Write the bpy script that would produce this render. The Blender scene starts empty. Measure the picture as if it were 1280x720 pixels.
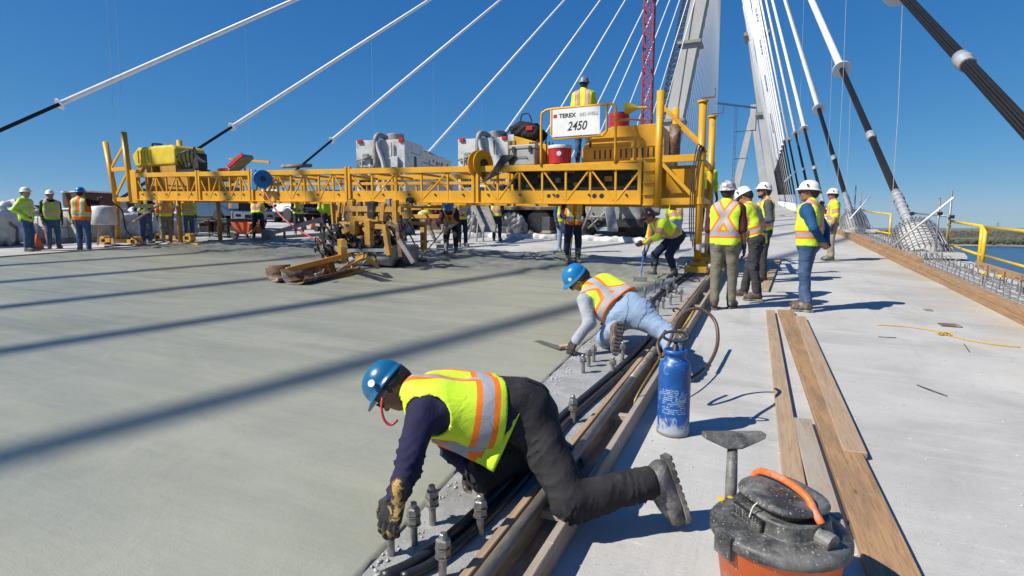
import bpy, math, random
import numpy as np
from mathutils import Vector, Matrix, noise as mnoise
S = bpy.context.scene
COL = S.collection
R = math.radians
rnd = random.Random(7)
A3 = lambda *p: np.array(p, float)

# ------------------------------------------------------------------ camera
FP = 700.0                                   # focal length in pixels of the 1280 px photograph
YAW = math.atan(316 / FP); PIT = math.atan((360 - 282) / FP); CAMH = 1.5
cam = bpy.data.cameras.new('camera'); camo = bpy.data.objects.new('camera', cam); COL.objects.link(camo)
cam.sensor_width = 36; cam.lens = 36 * FP / 1280; cam.clip_start = .05; cam.clip_end = 60000
camo.location = (0, 0, CAMH); camo.rotation_euler = (math.pi / 2 - PIT, 0, YAW)
S.camera = camo
# ------------------------------------------------------------------ light
SUN_EL = R(43); SUN_AZ = math.atan2(-.72, -.69)          # sun stands behind the camera on the left
W = bpy.data.worlds.new('World'); S.world = W; W.use_nodes = True
nt = W.node_tree; nt.nodes.clear()
sky = nt.nodes.new('ShaderNodeTexSky'); sky.sky_type = 'NISHITA'; sky.sun_disc = False
sky.sun_elevation = SUN_EL; sky.sun_rotation = SUN_AZ % (2 * math.pi)
sky.altitude = 3000; sky.air_density = 1.0; sky.dust_density = 0; sky.ozone_density = 10.0
bg = nt.nodes.new('ShaderNodeBackground'); bg.inputs[1].default_value = .083
wo = nt.nodes.new('ShaderNodeOutputWorld')
sp = nt.nodes.new('ShaderNodeSeparateColor'); cb = nt.nodes.new('ShaderNodeCombineColor'); nt.links.new(sky.outputs[0], sp.inputs[0])
for i, (g, k) in enumerate(((1.25, .50), (.72, 1.17), (.40, 2.52))):      # deeper blue over the whole sky, as the photograph was developed
    a = nt.nodes.new('ShaderNodeMath'); a.operation = 'POWER'; a.inputs[1].default_value = g; b = nt.nodes.new('ShaderNodeMath'); b.operation = 'MULTIPLY'; b.inputs[1].default_value = k
    nt.links.new(sp.outputs[i], a.inputs[0]); nt.links.new(a.outputs[0], b.inputs[0])
    if i: nt.links.new(b.outputs[0], cb.inputs[i])
    if i == 0: red_ = b
    if i == 1: gr_ = b
lm = nt.nodes.new('ShaderNodeMath'); lm.operation = 'MULTIPLY'; lm.inputs[1].default_value = .68; nt.links.new(gr_.outputs[0], lm.inputs[0])
mn = nt.nodes.new('ShaderNodeMath'); mn.operation = 'SMOOTH_MIN'; mn.inputs[2].default_value = .6; nt.links.new(red_.outputs[0], mn.inputs[0]); nt.links.new(lm.outputs[0], mn.inputs[1]); nt.links.new(mn.outputs[0], cb.inputs[0])
nt.links.new(cb.outputs[0], bg.inputs[0]); nt.links.new(bg.outputs[0], wo.inputs[0])
sl = bpy.data.lights.new('sun', 'SUN'); sl.energy = 5.0; sl.angle = R(.38); sl.color = (1, .95, .86)
so = bpy.data.objects.new('sun', sl); COL.objects.link(so)
sd_ = Vector((math.sin(SUN_AZ) * math.cos(SUN_EL), math.cos(SUN_AZ) * math.cos(SUN_EL), math.sin(SUN_EL)))
so.rotation_euler = sd_.to_track_quat('Z', 'Y').to_euler(); so.location = sd_ * 60
S.view_settings.view_transform = 'Standard'; S.view_settings.look = 'None'
S.view_settings.exposure = .4; S.view_settings.gamma = 1; S.view_settings.use_curve_mapping = False

# ------------------------------------------------------------------ pixels of the photograph -> places
_f = A3(-math.sin(YAW) * math.cos(PIT), math.cos(YAW) * math.cos(PIT), -math.sin(PIT))
_r = A3(math.cos(YAW), math.sin(YAW), 0); _u = np.cross(_r, _f); _c = A3(0, 0, CAMH)
GY, GX = .041, -.022                         # the deck climbs along the bridge and falls to its edge
def dz(x, y):
    if y <= 260: return GY * y + GX * x
    return GY * 260 + GX * x + GY * (y - 260) * (1 - (y - 260) / 800)
def ray(x, y): return _f + _r * (x - 640) / FP - _u * (y - 360) / FP
def G(x, y, h=0):                            # point on the deck (h above it)
    d = ray(x, y); t = (CAMH - h) / (GX * d[0] + GY * d[1] - d[2]); return _c + t * d
def PY(x, y, Y): d = ray(x, y); return _c + d * Y / d[1]       # point on the plane y = Y
def PX(x, y, X): d = ray(x, y); return _c + d * X / d[0]
def D(x, y, dep): return _c + ray(x, y) * dep
def P(x, y, h=0): return A3(x, y, dz(x, y) + h)

# ------------------------------------------------------------------ objects
ORI = {}
def tag(o, label=None, cat=None, group=None, kind=None):
    if label: o['label'] = label
    if cat: o['category'] = cat
    if group: o['group'] = group
    if kind: o['kind'] = kind
    return o
def thing(name, label, cat, loc=(0, 0, 0), group=None, rz=0, local=False):
    o = bpy.data.objects.new(name, None); COL.objects.link(o); o.empty_display_size = .1
    o.location = [float(q) for q in loc]; o.rotation_euler = (0, 0, rz)
    ORI[o.name] = A3(0, 0, 0) if local else A3(*loc)
    return tag(o, label, cat, group)
def link(name, V, F, mat, parent=None, smooth=False, bevel=0, attrs=None, org=None, seg=1):
    V = np.asarray(V, float)
    o0 = ORI[parent.name] if parent is not None else (A3(*org) if org is not None else None)
    if o0 is None: o0 = A3(0, 0, 0)
    me = bpy.data.meshes.new(name)
    me.from_pydata((V - o0).tolist(), [], [list(map(int, f)) for f in F])
    for m_ in (mat if isinstance(mat, (list, tuple)) else [mat]): me.materials.append(m_)
    if smooth: me.polygons.foreach_set('use_smooth', [True] * len(me.polygons))
    if attrs:
        for k, a in attrs.items(): me.attributes.new(k, 'FLOAT', 'POINT').data.foreach_set('value', np.asarray(a, np.float32))
    me.update()
    o = bpy.data.objects.new(name, me); COL.objects.link(o)
    if parent is not None: o.parent = parent
    else: o.location = o0
    ORI[o.name] = o0
    if bevel:
        b = o.modifiers.new('bevel', 'BEVEL'); b.width = bevel; b.segments = seg; b.limit_method = 'ANGLE'; b.angle_limit = R(40)
    return o
def copy_tree(o, parent=None):
    c = o.copy(); COL.objects.link(c); c.parent = parent; ORI[c.name] = ORI[o.name]
    for ch in list(o.children): copy_tree(ch, c)
    return c
def frame(d, up=(0, 0, 1)):
    d = np.asarray(d, float); d = d / np.linalg.norm(d); up = np.asarray(up, float)
    if abs(d @ up) > .98 * np.linalg.norm(up): up = A3(0, 1, 0) if abs(d[1]) < .9 else A3(1, 0, 0)
    s = np.cross(d, up); s /= np.linalg.norm(s); return d, s, np.cross(s, d)
class M:
    def __init__(s): s.v = []; s.f = []
    def add(s, V, F):
        n = len(s.v); s.v.extend([tuple(map(float, q)) for q in V]); s.f.extend([[i + n for i in f] for f in F]); return s
    def box(s, c, sz, m=None):
        hx, hy, hz = sz[0] / 2, sz[1] / 2, sz[2] / 2; c = A3(*c)
        V = [A3(x, y, z) for x in (-hx, hx) for y in (-hy, hy) for z in (-hz, hz)]
        if m is not None: V = [m @ q for q in V]
        return s.add([c + q for q in V], [(0, 1, 3, 2), (4, 6, 7, 5), (0, 4, 5, 1), (2, 3, 7, 6), (0, 2, 6, 4), (1, 5, 7, 3)])
    def b2(s, lo, hi): return s.box([(a + b) / 2 for a, b in zip(lo, hi)], [abs(b - a) for a, b in zip(lo, hi)])
    def bar(s, a, b, w, h, up=(0, 0, 1)):
        a = A3(*a); b = A3(*b); d, sd, u = frame(b - a, up)
        V = [p + sd * x * w / 2 + u * z * h / 2 for p in (a, b) for x, z in ((-1, -1), (1, -1), (1, 1), (-1, 1))]
        return s.add(V, [(0, 1, 2, 3), (7, 6, 5, 4), (0, 4, 5, 1), (1, 5, 6, 2), (2, 6, 7, 3), (3, 7, 4, 0)])
    def tube(s, pts, r, n=8, closed=False):
        pts = [A3(*p) for p in pts]; k = len(pts); rr = r if isinstance(r, (list, tuple)) else [r] * k
        V = []; sd = None
        for i, p in enumerate(pts):
            if closed: t = pts[(i + 1) % k] - pts[i - 1]
            else: t = pts[min(i + 1, k - 1)] - pts[max(i - 1, 0)]
            t = t / (np.linalg.norm(t) + 1e-12)
            if sd is None: _, sd, _u2 = frame(t)
            sd = sd - t * (sd @ t); sd /= np.linalg.norm(sd); u = np.cross(sd, t)
            for j in range(n):
                a = 2 * math.pi * j / n; V.append(p + rr[i] * (sd * math.cos(a) + u * math.sin(a)))
        F = []
        for i in range(k if closed else k - 1):
            for j in range(n):
                a = i * n + j; b = i * n + (j + 1) % n; i2 = (i + 1) % k
                F.append((a, b, i2 * n + (j + 1) % n, i2 * n + j))
        if not closed: F.append(tuple(range(n - 1, -1, -1))); F.append(tuple((k - 1) * n + j for j in range(n)))
        return s.add(V, F)
    def lathe(s, prof, c=(0, 0, 0), axis=(0, 0, 1), n=24, up=(0, 1, 0)):   # prof: (radius, height)
        d, sd, u = frame(axis, up); c = A3(*c); V = []; F = []; k = len(prof)
        for r, h in prof:
            for j in range(n):
                a = 2 * math.pi * j / n; V.append(c + d * h + max(r, 1e-4) * (sd * math.cos(a) + u * math.sin(a)))
        for i in range(k - 1):
            for j in range(n): F.append((i * n + j, i * n + (j + 1) % n, (i + 1) * n + (j + 1) % n, (i + 1) * n + j))
        F.append(tuple(range(n - 1, -1, -1))); F.append(tuple((k - 1) * n + j for j in range(n)))
        return s.add(V, F)
    def prism(s, poly, o, ax, ay, az, t):      # 2-D outline (counter-clockwise) in ax, ay; thickness t along az
        o = A3(*o); ax = A3(*ax); ay = A3(*ay); az = A3(*az); n = len(poly)
        V = [o + ax * x + ay * y for x, y in poly] + [o + ax * x + ay * y + az * t for x, y in poly]
        F = [tuple(range(n - 1, -1, -1)), tuple(range(n, 2 * n))] + [(i, (i + 1) % n, n + (i + 1) % n, n + i) for i in range(n)]
        return s.add(V, F)
    def ell(s, c, r, n=12, k=7):
        V = []; F = []; c = A3(*c)
        for i in range(k + 1):
            ph = math.pi * i / k
            for j in range(n):
                a = 2 * math.pi * j / n
                V.append(c + A3(r[0] * math.sin(ph) * math.cos(a), r[1] * math.sin(ph) * math.sin(a), r[2] * math.cos(ph)))
        for i in range(k):
            for j in range(n): F.append((i * n + (j + 1) % n, i * n + j, (i + 1) * n + j, (i + 1) * n + (j + 1) % n))
        return s.add(V, F)
    def build(s, name, mat, parent=None, **k): return link(name, s.v, s.f, mat, parent, **k)
def curve(pts, n=6):                          # Catmull-Rom through points
    pts = [A3(*p) for p in pts]; q = [2 * pts[0] - pts[1]] + pts + [2 * pts[-1] - pts[-2]]; out = []
    for i in range(1, len(q) - 2):
        for k in range(n):
            t = k / n; a, b, c, d = q[i - 1:i + 3]
            out.append(.5 * ((2 * b) + (c - a) * t + (2 * a - 5 * b + 4 * c - d) * t * t + (3 * b - a - 3 * c + d) * t ** 3))
    return out + [pts[-1]]

# ------------------------------------------------------------------ materials
def newmat(name):
    m = bpy.data.materials.new(name); m.use_nodes = True; t = m.node_tree; t.nodes.clear()
    o = t.nodes.new('ShaderNodeOutputMaterial'); b = t.nodes.new('ShaderNodeBsdfPrincipled'); t.links.new(b.outputs[0], o.inputs[0])
    return m, t, b
def N(t, ty, **k):
    n = t.nodes.new(ty)
    for a, v in k.items():
        if a.startswith('i_'):
            key = a[2:]; n.inputs[int(key) if key.isdigit() else key].default_value = v
        else: setattr(n, a, v)
    return n
def ramp(t, src, stops, interp='LINEAR'):
    r = t.nodes.new('ShaderNodeValToRGB'); r.color_ramp.interpolation = interp; e = r.color_ramp.elements
    while len(e) > 1: e.remove(e[-1])
    e[0].position = stops[0][0]; e[0].color = tuple(stops[0][1]) + (1,) if len(stops[0][1]) == 3 else stops[0][1]
    for p, c in stops[1:]: x = e.new(p); x.color = tuple(c) + (1,)
    t.links.new(src, r.inputs[0]); return r.outputs[0]
def mix(t, fac, a, b, mode='MIX'):
    n = t.nodes.new('ShaderNodeMix'); n.data_type = 'RGBA'; n.blend_type = mode
    for sck, v in ((n.inputs[0], fac), (n.inputs[6], a), (n.inputs[7], b)):
        if hasattr(v, 'links') or hasattr(v, 'is_linked'): t.links.new(v, sck)
        elif isinstance(v, (int, float)): sck.default_value = v
        else: sck.default_value = tuple(v) + (1,)
    return n.outputs[2]
def coords(t, stretch=(1, 1, 1), rand=True):
    tc = t.nodes.new('ShaderNodeTexCoord'); mp = t.nodes.new('ShaderNodeMapping'); mp.inputs['Scale'].default_value = stretch
    t.links.new(tc.outputs['Object'], mp.inputs[0])
    if rand:
        oi = t.nodes.new('ShaderNodeObjectInfo'); ad = t.nodes.new('ShaderNodeVectorMath'); ad.operation = 'SCALE'
        cb = t.nodes.new('ShaderNodeCombineXYZ')
        for i in range(3): t.links.new(oi.outputs['Random'], cb.inputs[i])
        t.links.new(cb.outputs[0], ad.inputs[0]); ad.inputs['Scale'].default_value = 37
        t.links.new(ad.outputs[0], mp.inputs['Location'])
    return mp.outputs[0]
def noise(t, vec, scale, detail=5, rough=.6, dist=0):
    n = N(t, 'ShaderNodeTexNoise', i_Scale=scale, i_Detail=detail, i_Roughness=rough, i_Distortion=dist); t.links.new(vec, n.inputs['Vector']); return n.outputs['Fac']
def bump(t, b, h, st, dist=.01):
    n = N(t, 'ShaderNodeBump', i_Strength=st, i_Distance=dist); t.links.new(h, n.inputs['Height'])
    if b.inputs['Normal'].is_linked: t.links.new(b.inputs['Normal'].links[0].from_socket, n.inputs['Normal'])
    t.links.new(n.outputs[0], b.inputs['Normal'])
def pm(name, c, c2=None, scale=6, rough=.6, metal=0, bmp=.15, bscale=60, stretch=(1, 1, 1), dirt=None, dscale=3, dlo=.52, dhi=.7, spots=None, sscale=60, slo=.66, coat=0, rvar=.1):
    m, t, b = newmat(name); v = coords(t, stretch)
    c2 = c2 or tuple(x * .72 for x in c)
    n1 = noise(t, v, scale, 6, .62)
    col = ramp(t, n1, [(.35, c2), (.62, c)])
    if dirt: col = mix(t, ramp(t, noise(t, v, dscale, 8, .68, .4), [(dlo, (0, 0, 0)), (dhi, (1, 1, 1))]), col, dirt)
    if spots: col = mix(t, ramp(t, noise(t, v, sscale, 3, .5), [(slo, (0, 0, 0)), (slo + .03, (1, 1, 1))]), col, spots)
    t.links.new(col, b.inputs['Base Color']); b.inputs['Metallic'].default_value = metal
    rr = N(t, 'ShaderNodeMapRange', i_3=max(rough - rvar, .04), i_4=min(rough + rvar, 1)); t.links.new(n1, rr.inputs[0]); t.links.new(rr.outputs[0], b.inputs['Roughness'])
    if coat: b.inputs['Coat Weight'].default_value = coat
    if bmp: bump(t, b, noise(t, v, bscale, 4, .6), bmp)
    return m
def wood(name, c, c2, dirt, stretch=(26, 1.1, 26), dlo=.5):
    m, t, b = newmat(name); v = coords(t, stretch); g = noise(t, v, 1.5, 7, .65, .6)
    fine = noise(t, v, 5, 4, .7)
    col = ramp(t, g, [(.3, c2), (.5, c), (.7, tuple(x * 1.12 for x in c))])
    col = mix(t, ramp(t, fine, [(.50, (0, 0, 0)), (.68, (.75, .75, .75))]), col, tuple(x * .8 for x in c2))
    v4 = coords(t, (1, 1, 1)); col = mix(t, ramp(t, noise(t, v4, 14, 6, .75), [(.60, (0, 0, 0)), (.70, (.6, .6, .6))]), col, (.42, .39, .35)); col = mix(t, ramp(t, noise(t, v4, 38, 4, .7), [(.66, (0, 0, 0)), (.70, (.6, .6, .6))]), col, tuple(x * .4 for x in c2))
    v2 = coords(t, (3, .7, 3)); col = mix(t, ramp(t, noise(t, v2, 1.4, 8, .7), [(dlo, (0, 0, 0)), (dlo + .2, (.8, .8, .8))]), col, dirt)
    kn = N(t, 'ShaderNodeTexVoronoi', i_Scale=1.0); v3 = coords(t, (7, 1.6, 7)); t.links.new(v3, kn.inputs['Vector'])
    col = mix(t, ramp(t, kn.outputs['Distance'], [(.035, (.8, .8, .8)), (.075, (0, 0, 0))]), col, tuple(x * .35 for x in c2))
    t.links.new(col, b.inputs['Base Color']); b.inputs['Roughness'].default_value = .75; bump(t, b, g, .35, .004); bump(t, b, fine, .2, .003)
    return m
K = {}
K['yellow'] = pm('yellow_paint', (.68, .345, .008), (.58, .275, .007), 2.2, .4, 0, .05, 40, dirt=(.30, .19, .07), dscale=3.2, dlo=.60, dhi=.80, spots=(.34, .27, .15), sscale=45, slo=.655)
K['yellow_d'] = pm('worn_yellow_paint', (.52, .26, .015), (.42, .20, .012), 3, .55, 0, .15, 40, dirt=(.17, .16, .135), dscale=7, dlo=.54, dhi=.68, spots=(.27, .265, .24), sscale=60, slo=.62)
K['rail_yellow'] = pm('railing_yellow', (.72, .47, .02), (.62, .38, .02), 5, .4, 0, .05, 30)
K['tank'] = pm('yellow_tank_plastic', (.68, .50, .03), (.56, .40, .02), 3, .38, 0, .05, 12)
K['steel'] = pm('bare_steel', (.42, .41, .38), (.27, .26, .24), 20, .42, .85, .25, 120, dirt=(.35, .34, .32), dscale=20, dlo=.55, dhi=.7)
K['galv'] = pm('galvanised_steel', (.33, .335, .345), (.20, .205, .215), 14, .5, .6, .15, 60)
K['rust'] = pm('rusty_steel', (.20, .11, .055), (.10, .055, .03), 12, .8, .2, .4, 60, dirt=(.34, .32, .29), dscale=5, dlo=.5, dhi=.66)
K['railsteel'] = pm('screed_rail_steel', (.27, .24, .20), (.19, .165, .135), 8, .5, .5, .3, 90, stretch=(6, 1, 6), dirt=(.37, .35, .31), dscale=5, dlo=.5, dhi=.66)
K['dark'] = pm('dark_metal', (.035, .034, .032), (.018, .018, .018), 9, .5, .3, .2, 50, dirt=(.2, .19, .17), dscale=6, dlo=.56, dhi=.75)
K['rubber'] = pm('black_rubber', (.028, .028, .029), (.016, .016, .017), 12, .62, 0, .25, 70, dirt=(.16, .155, .14), dscale=8, dlo=.56, dhi=.76)
K['hose'] = pm('black_conduit', (.022, .023, .026), (.014, .015, .017), 12, .4, 0, .1, 50, dirt=(.12, .12, .115), dscale=9, dlo=.58, dhi=.8)
K['white'] = pm('white_paint', (.62, .62, .60), (.52, .52, .50), 2, .45, 0, .04, 30, dirt=(.36, .35, .32), dscale=2.5, dlo=.5, dhi=.7)
K['sheath'] = pm('white_cable_sheath', (.80, .80, .79), (.72, .72, .72), 2, .42, 0, .03, 30)
K['strand'] = pm('black_strand', (.016, .017, .021), (.010, .011, .013), 6, .62, 0, 0)
K['wrap'] = pm('grey_wrap', (.34, .355, .38), (.22, .23, .25), 7, .55, 0, .5, 22)
K['pylon'] = pm('pylon_concrete', (.44, .43, .41), (.36, .355, .34), .12, .85, 0, .1, 2)
K['dirt'] = pm('aggregate', (.24, .17, .105), (.13, .095, .06), 6, .95, 0, .6, 30)
K['greym'] = pm('grey_dirty_metal', (.27, .265, .245), (.18, .175, .165), 4, .6, .1, .15, 30, dirt=(.38, .37, .34), dscale=3, dlo=.5, dhi=.68)
K['bluecar'] = pm('dark_blue_car_paint', (.018, .05, .11), (.014, .04, .09), 3, .22, .2, 0, coat=.6)
K['whitecar'] = pm('white_car_paint', (.72, .73, .74), (.68, .69, .7), 3, .25, 0, 0, coat=.6)
K['blackcar'] = pm('black_car_trim', (.015, .016, .018), (.01, .01, .011), 5, .35, .1, 0)
K['chrome'] = pm('chrome', (.7, .7, .7), (.6, .6, .6), 5, .18, 1, 0)
K['glass'] = pm('dark_glass', (.02, .025, .03), (.015, .02, .025), 3, .08, 0, 0, coat=.3)
K['lamp'] = pm('clear_lamp', (.6, .6, .58), (.45, .45, .44), 20, .15, .2, 0)
K['amber'] = pm('amber_lamp', (.6, .2, .03), None, 20, .3, 0, 0)
K['red'] = pm('red_plastic', (.50, .022, .025), (.40, .016, .02), 4, .38, 0, .05, 30, dirt=(.3, .1, .09), dscale=5, dlo=.62, dhi=.85)
K['orange'] = pm('orange_plastic', (.74, .15, .025), (.62, .115, .02), 4, .45, 0, .06, 40, dirt=(.50, .38, .30), dscale=3.5, dlo=.54, dhi=.72, spots=(.6, .5, .42), sscale=70, slo=.67)
K['vacblack'] = pm('black_plastic_dusty', (.036, .037, .038), (.022, .023, .024), 8, .52, 0, .12, 90, dirt=(.20, .195, .18), dscale=6, dlo=.42, dhi=.66, spots=(.34, .33, .30), sscale=120, slo=.645)
K['blueplastic'] = pm('blue_plastic', (.012, .17, .40), (.01, .13, .32), 4, .4, 0, .03, 30)
K['sprayer'] = pm('blue_painted_tank', (.011, .088, .32), (.007, .058, .22), 6, .38, 0, .08, 40, dirt=(.30, .37, .47), dscale=14, dlo=.57, dhi=.68, spots=(.40, .46, .55), sscale=130, slo=.69)
K['cooler'] = pm('grey_cooler', (.34, .335, .31), (.28, .275, .255), 3, .5, 0, .08, 30)
K['bag'] = pm('white_woven_bag', (.60, .59, .56), (.42, .41, .385), 3, .7, 0, .6, 9, dirt=(.30, .27, .22), dscale=3, dlo=.58, dhi=.78)
K['plastic'] = pm('white_sheeting', (.62, .62, .60), (.44, .44, .425), 4, .4, 0, .6, 7)
K['carton'] = pm('wrapped_cartons', (.47, .41, .32), (.35, .30, .23), 4, .5, 0, .3, 14, dirt=(.6, .58, .54), dscale=4, dlo=.52, dhi=.66)
K['brownpanel'] = pm('brown_panel', (.10, .035, .022), (.07, .025, .016), 4, .7, 0, .2, 30)
K['cone'] = pm('orange_cone', (.75, .13, .03), None, 6, .5, 0, .05, 30)
K['conc'] = pm('plinth_concrete', (.50, .49, .46), (.38, .375, .355), 5, .85, 0, .3, 40, dirt=(.25, .245, .23), dscale=2, dlo=.55, dhi=.75)
K['lumber'] = wood('pine_lumber', (.39, .27, .165), (.28, .185, .11), (.27, .21, .155), dlo=.48)
K['lumber2'] = wood('weathered_lumber', (.34, .26, .18), (.24, .175, .12), (.36, .33, .29), dlo=.44)
K['lumber3'] = wood('orange_lumber', (.36, .215, .105), (.23, .13, .06), (.17, .115, .07), dlo=.46)
K['timber'] = wood('kerb_timber', (.36, .22, .115), (.20, .115, .058), (.17, .115, .07), dlo=.53)
K['crane_red'] = pm('crane_red', (.33, .03, .05), None, 1, .5, 0, 0)
K['crane_blue'] = pm('crane_blue', (.05, .13, .25), None, 1, .5, 0, 0)
K['rope'] = pm('yellow_rope', (.62, .36, .04), (.5, .28, .03), 40, .8, 0, .4, 200)
K['ropew'] = pm('grey_rope', (.45, .45, .44), None, 10, .8, 0, 0)
K['redhose'] = pm('red_hose', (.50, .06, .06), None, 10, .5, 0, 0)
K['brownhose'] = pm('brown_hose', (.11, .06, .04), (.07, .04, .03), 14, .45, 0, .1, 60)
K['brass'] = pm('brass', (.50, .33, .11), None, 14, .45, .7, .1, 60)
K['sign'] = pm('white_sign', (.76, .755, .73), (.68, .67, .65), 5, .45, 0, 0, dirt=(.5, .47, .42), dscale=6, dlo=.64, dhi=.8)
K['ink'] = pm('black_ink', (.02, .02, .02), None, 5, .6, 0, 0)
K['brush'] = pm('far_foliage', (.080, .084, .040), (.052, .060, .032), .02, .9, 0, 0, dirt=(.14, .085, .035), dscale=.012, dlo=.5, dhi=.62)
K['land'] = pm('far_land', (.15, .14, .10), (.11, .11, .075), .01, .95, 0, 0)
K['bank'] = pm('shore_bank', (.34, .30, .24), None, .05, .95, 0, 0)
K['brick'] = pm('far_brick', (.24, .12, .09), None, .1, .9, 0, 0)
K['palew'] = pm('far_pale_wall', (.55, .54, .52), None, .1, .9, 0, 0)

_t = K['sprayer'].node_tree; _b = [x for x in _t.nodes if x.type == 'BSDF_PRINCIPLED'][0]; _c0 = _b.inputs['Base Color'].links[0].from_socket    # scoured paint and cement at the tank's foot
_tc = _t.nodes.new('ShaderNodeTexCoord'); _sp = _t.nodes.new('ShaderNodeSeparateXYZ'); _t.links.new(_tc.outputs['Object'], _sp.inputs[0]); _mr = N(_t, 'ShaderNodeMapRange', i_1=.16, i_2=0., i_3=0., i_4=.34); _t.links.new(_sp.outputs[2], _mr.inputs[0])
_ad = N(_t, 'ShaderNodeMath', operation='ADD'); _t.links.new(noise(_t, coords(_t, (1, 1, .5), False), 30, 6, .7), _ad.inputs[0]); _t.links.new(_mr.outputs[0], _ad.inputs[1])
_t.links.new(mix(_t, ramp(_t, _ad.outputs[0], [(.62, (0, 0, 0)), (.72, (.85, .85, .85))]), _c0, (.36, .38, .40)), _b.inputs['Base Color'])
[x for x in K['strand'].node_tree.nodes if x.type == 'BSDF_PRINCIPLED'][0].inputs['Specular IOR Level'].default_value = .18
# ------------------------------------------------------------------ setting: water, far shore
def sheet(name, x0, x1, y0, y1, z, mat, n=1):
    V = [(x0 + (x1 - x0) * i / n, y0 + (y1 - y0) * j / n, z) for j in range(n + 1) for i in range(n + 1)]
    F = [(j * (n + 1) + i, j * (n + 1) + i + 1, (j + 1) * (n + 1) + i + 1, (j + 1) * (n + 1) + i) for j in range(n) for i in range(n)]
    o = link(name, V, F, mat); tag(o, kind='structure'); return o
m, t, b = newmat('river_water'); v = coords(t, (1, 1, 1), False)
t.links.new(ramp(t, noise(t, v, .004, 5), [(.35, (.010, .040, .075)), (.65, (.016, .055, .095))]), b.inputs['Base Color'])
b.inputs['Roughness'].default_value = .22; bump(t, b, noise(t, v, .25, 6, .7), .5, .6); bump(t, b, noise(t, v, 1.3, 4, .6), .35, .2)
K['water'] = m
sheet('river', -9000, 9000, -4000, 1602, -44, K['water'])
sheet('far_shore', -9000, 9000, 1600, 12000, -42.2, K['land'])
bk = M()
for i in range(-90, 90):
    x0, x1 = i * 40, (i + 1) * 40; j0 = 5 * math.sin(i * 1.7) + 4 * math.sin(i * .6); j1 = 5 * math.sin((i + 1) * 1.7) + 4 * math.sin((i + 1) * .6)
    bk.add([(x0, 1586 + j0, -44.3), (x1, 1586 + j1, -44.3), (x1, 1602 + j1, -41.6), (x0, 1602 + j0, -41.6), (x1, 1613, -42.3), (x0, 1613, -42.3)], [(0, 1, 2, 3), (3, 2, 4, 5)])
tag(bk.build('shore_bank', K['bank']), kind='structure')
r2 = random.Random(3); tr = M()
OCT = [(1, 0, 0), (-1, 0, 0), (0, 1, 0), (0, -1, 0), (0, 0, 1), (0, 0, -.8), (.65, .65, .55), (-.65, .65, .55), (.65, -.65, .55), (-.65, -.65, .55)]
OF = [(0, 6, 8), (4, 6, 7), (4, 7, 9), (4, 9, 8), (4, 8, 6), (0, 2, 6), (2, 7, 6), (2, 1, 7), (1, 9, 7), (1, 3, 9), (3, 8, 9), (3, 0, 8), (5, 2, 0), (5, 1, 2), (5, 3, 1), (5, 0, 3)]
for i in range(4200):
    y = 1608 + r2.random() ** 2 * 2200; x = (r2.uniform(.02, .52) if i % 4 else r2.uniform(-1.6, .9)) * y
    if 1612 < y < 1760 and r2.random() < .25: continue
    for k in range(3):
        s = r2.uniform(2.2, 5.2); c = A3(x + r2.uniform(-5, 5), y + r2.uniform(-4, 4), -42 + s * .7 + r2.uniform(0, 6) + (y - 1608) * .003)
        tr.add([c + A3(*q) * s * r2.uniform(.75, 1.2) for q in OCT], OF)
tag(tr.build('far_woodland', K['brush']), 'low belt of autumn trees along the far river bank', 'woodland', kind='stuff')
for i, (px, dep, w, h, d_, mt_, lb) in enumerate([(1205, 1500, 60, 12, 30, 'brick', 'low brick warehouse among the trees on the far bank'), (1185, 1440, 34, 9, 24, 'palew', 'small pale shed beside the brick warehouse on the far bank'), (1268, 1620, 90, 10, 40, 'palew', 'long pale flat-roofed building on the far bank'), (1233, 2400, 30, 30, 20, 'brick', 'distant dark block rising above the far treeline')]):
    q = D(px, 284, dep / 1.1); t_ = thing('far_building', lb, 'building', (q[0], q[1], -42.2))
    M().b2((q[0] - w / 2, q[1] - d_ / 2, -42.2), (q[0] + w / 2, q[1] + d_ / 2, -42.2 + h)).build('wall', K[mt_], t_)
    M().b2((q[0] - w / 2 - .6, q[1] - d_ / 2 - .6, -42.2 + h), (q[0] + w / 2 + .6, q[1] + d_ / 2 + .6, -41 + h)).build('roof', K['greym'], t_)
    for k in range(int(w / 9)):
        M().b2((q[0] - w / 2 + 3 + k * 9, q[1] - d_ / 2 - .3, -39), (q[0] - w / 2 + 8 + k * 9, q[1] - d_ / 2 + .1, -35.5)).build('window', K['glass'], t_)
q = D(1247, 284, 1500); t_ = thing('power_pylon', 'faint lattice power pylon on the far bank', 'pylon', (q[0], q[1], -42.2))
m_ = M(); zz = -42.2
for sx in (-1, 1):
    for sy in (-1, 1): m_.bar((q[0] + sx * 5, q[1] + sy * 5, zz), (q[0] + sx * .7, q[1] + sy * .7, zz + 52), .35, .35)
m_.build('mast', K['galv'], t_); m_ = M()
for k, hw in ((34, 9), (41, 11), (48, 8)): m_.bar((q[0] - hw, q[1], zz + k), (q[0] + hw, q[1], zz + k), .4, .4)
m_.build('cross_arm', K['galv'], t_)

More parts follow.
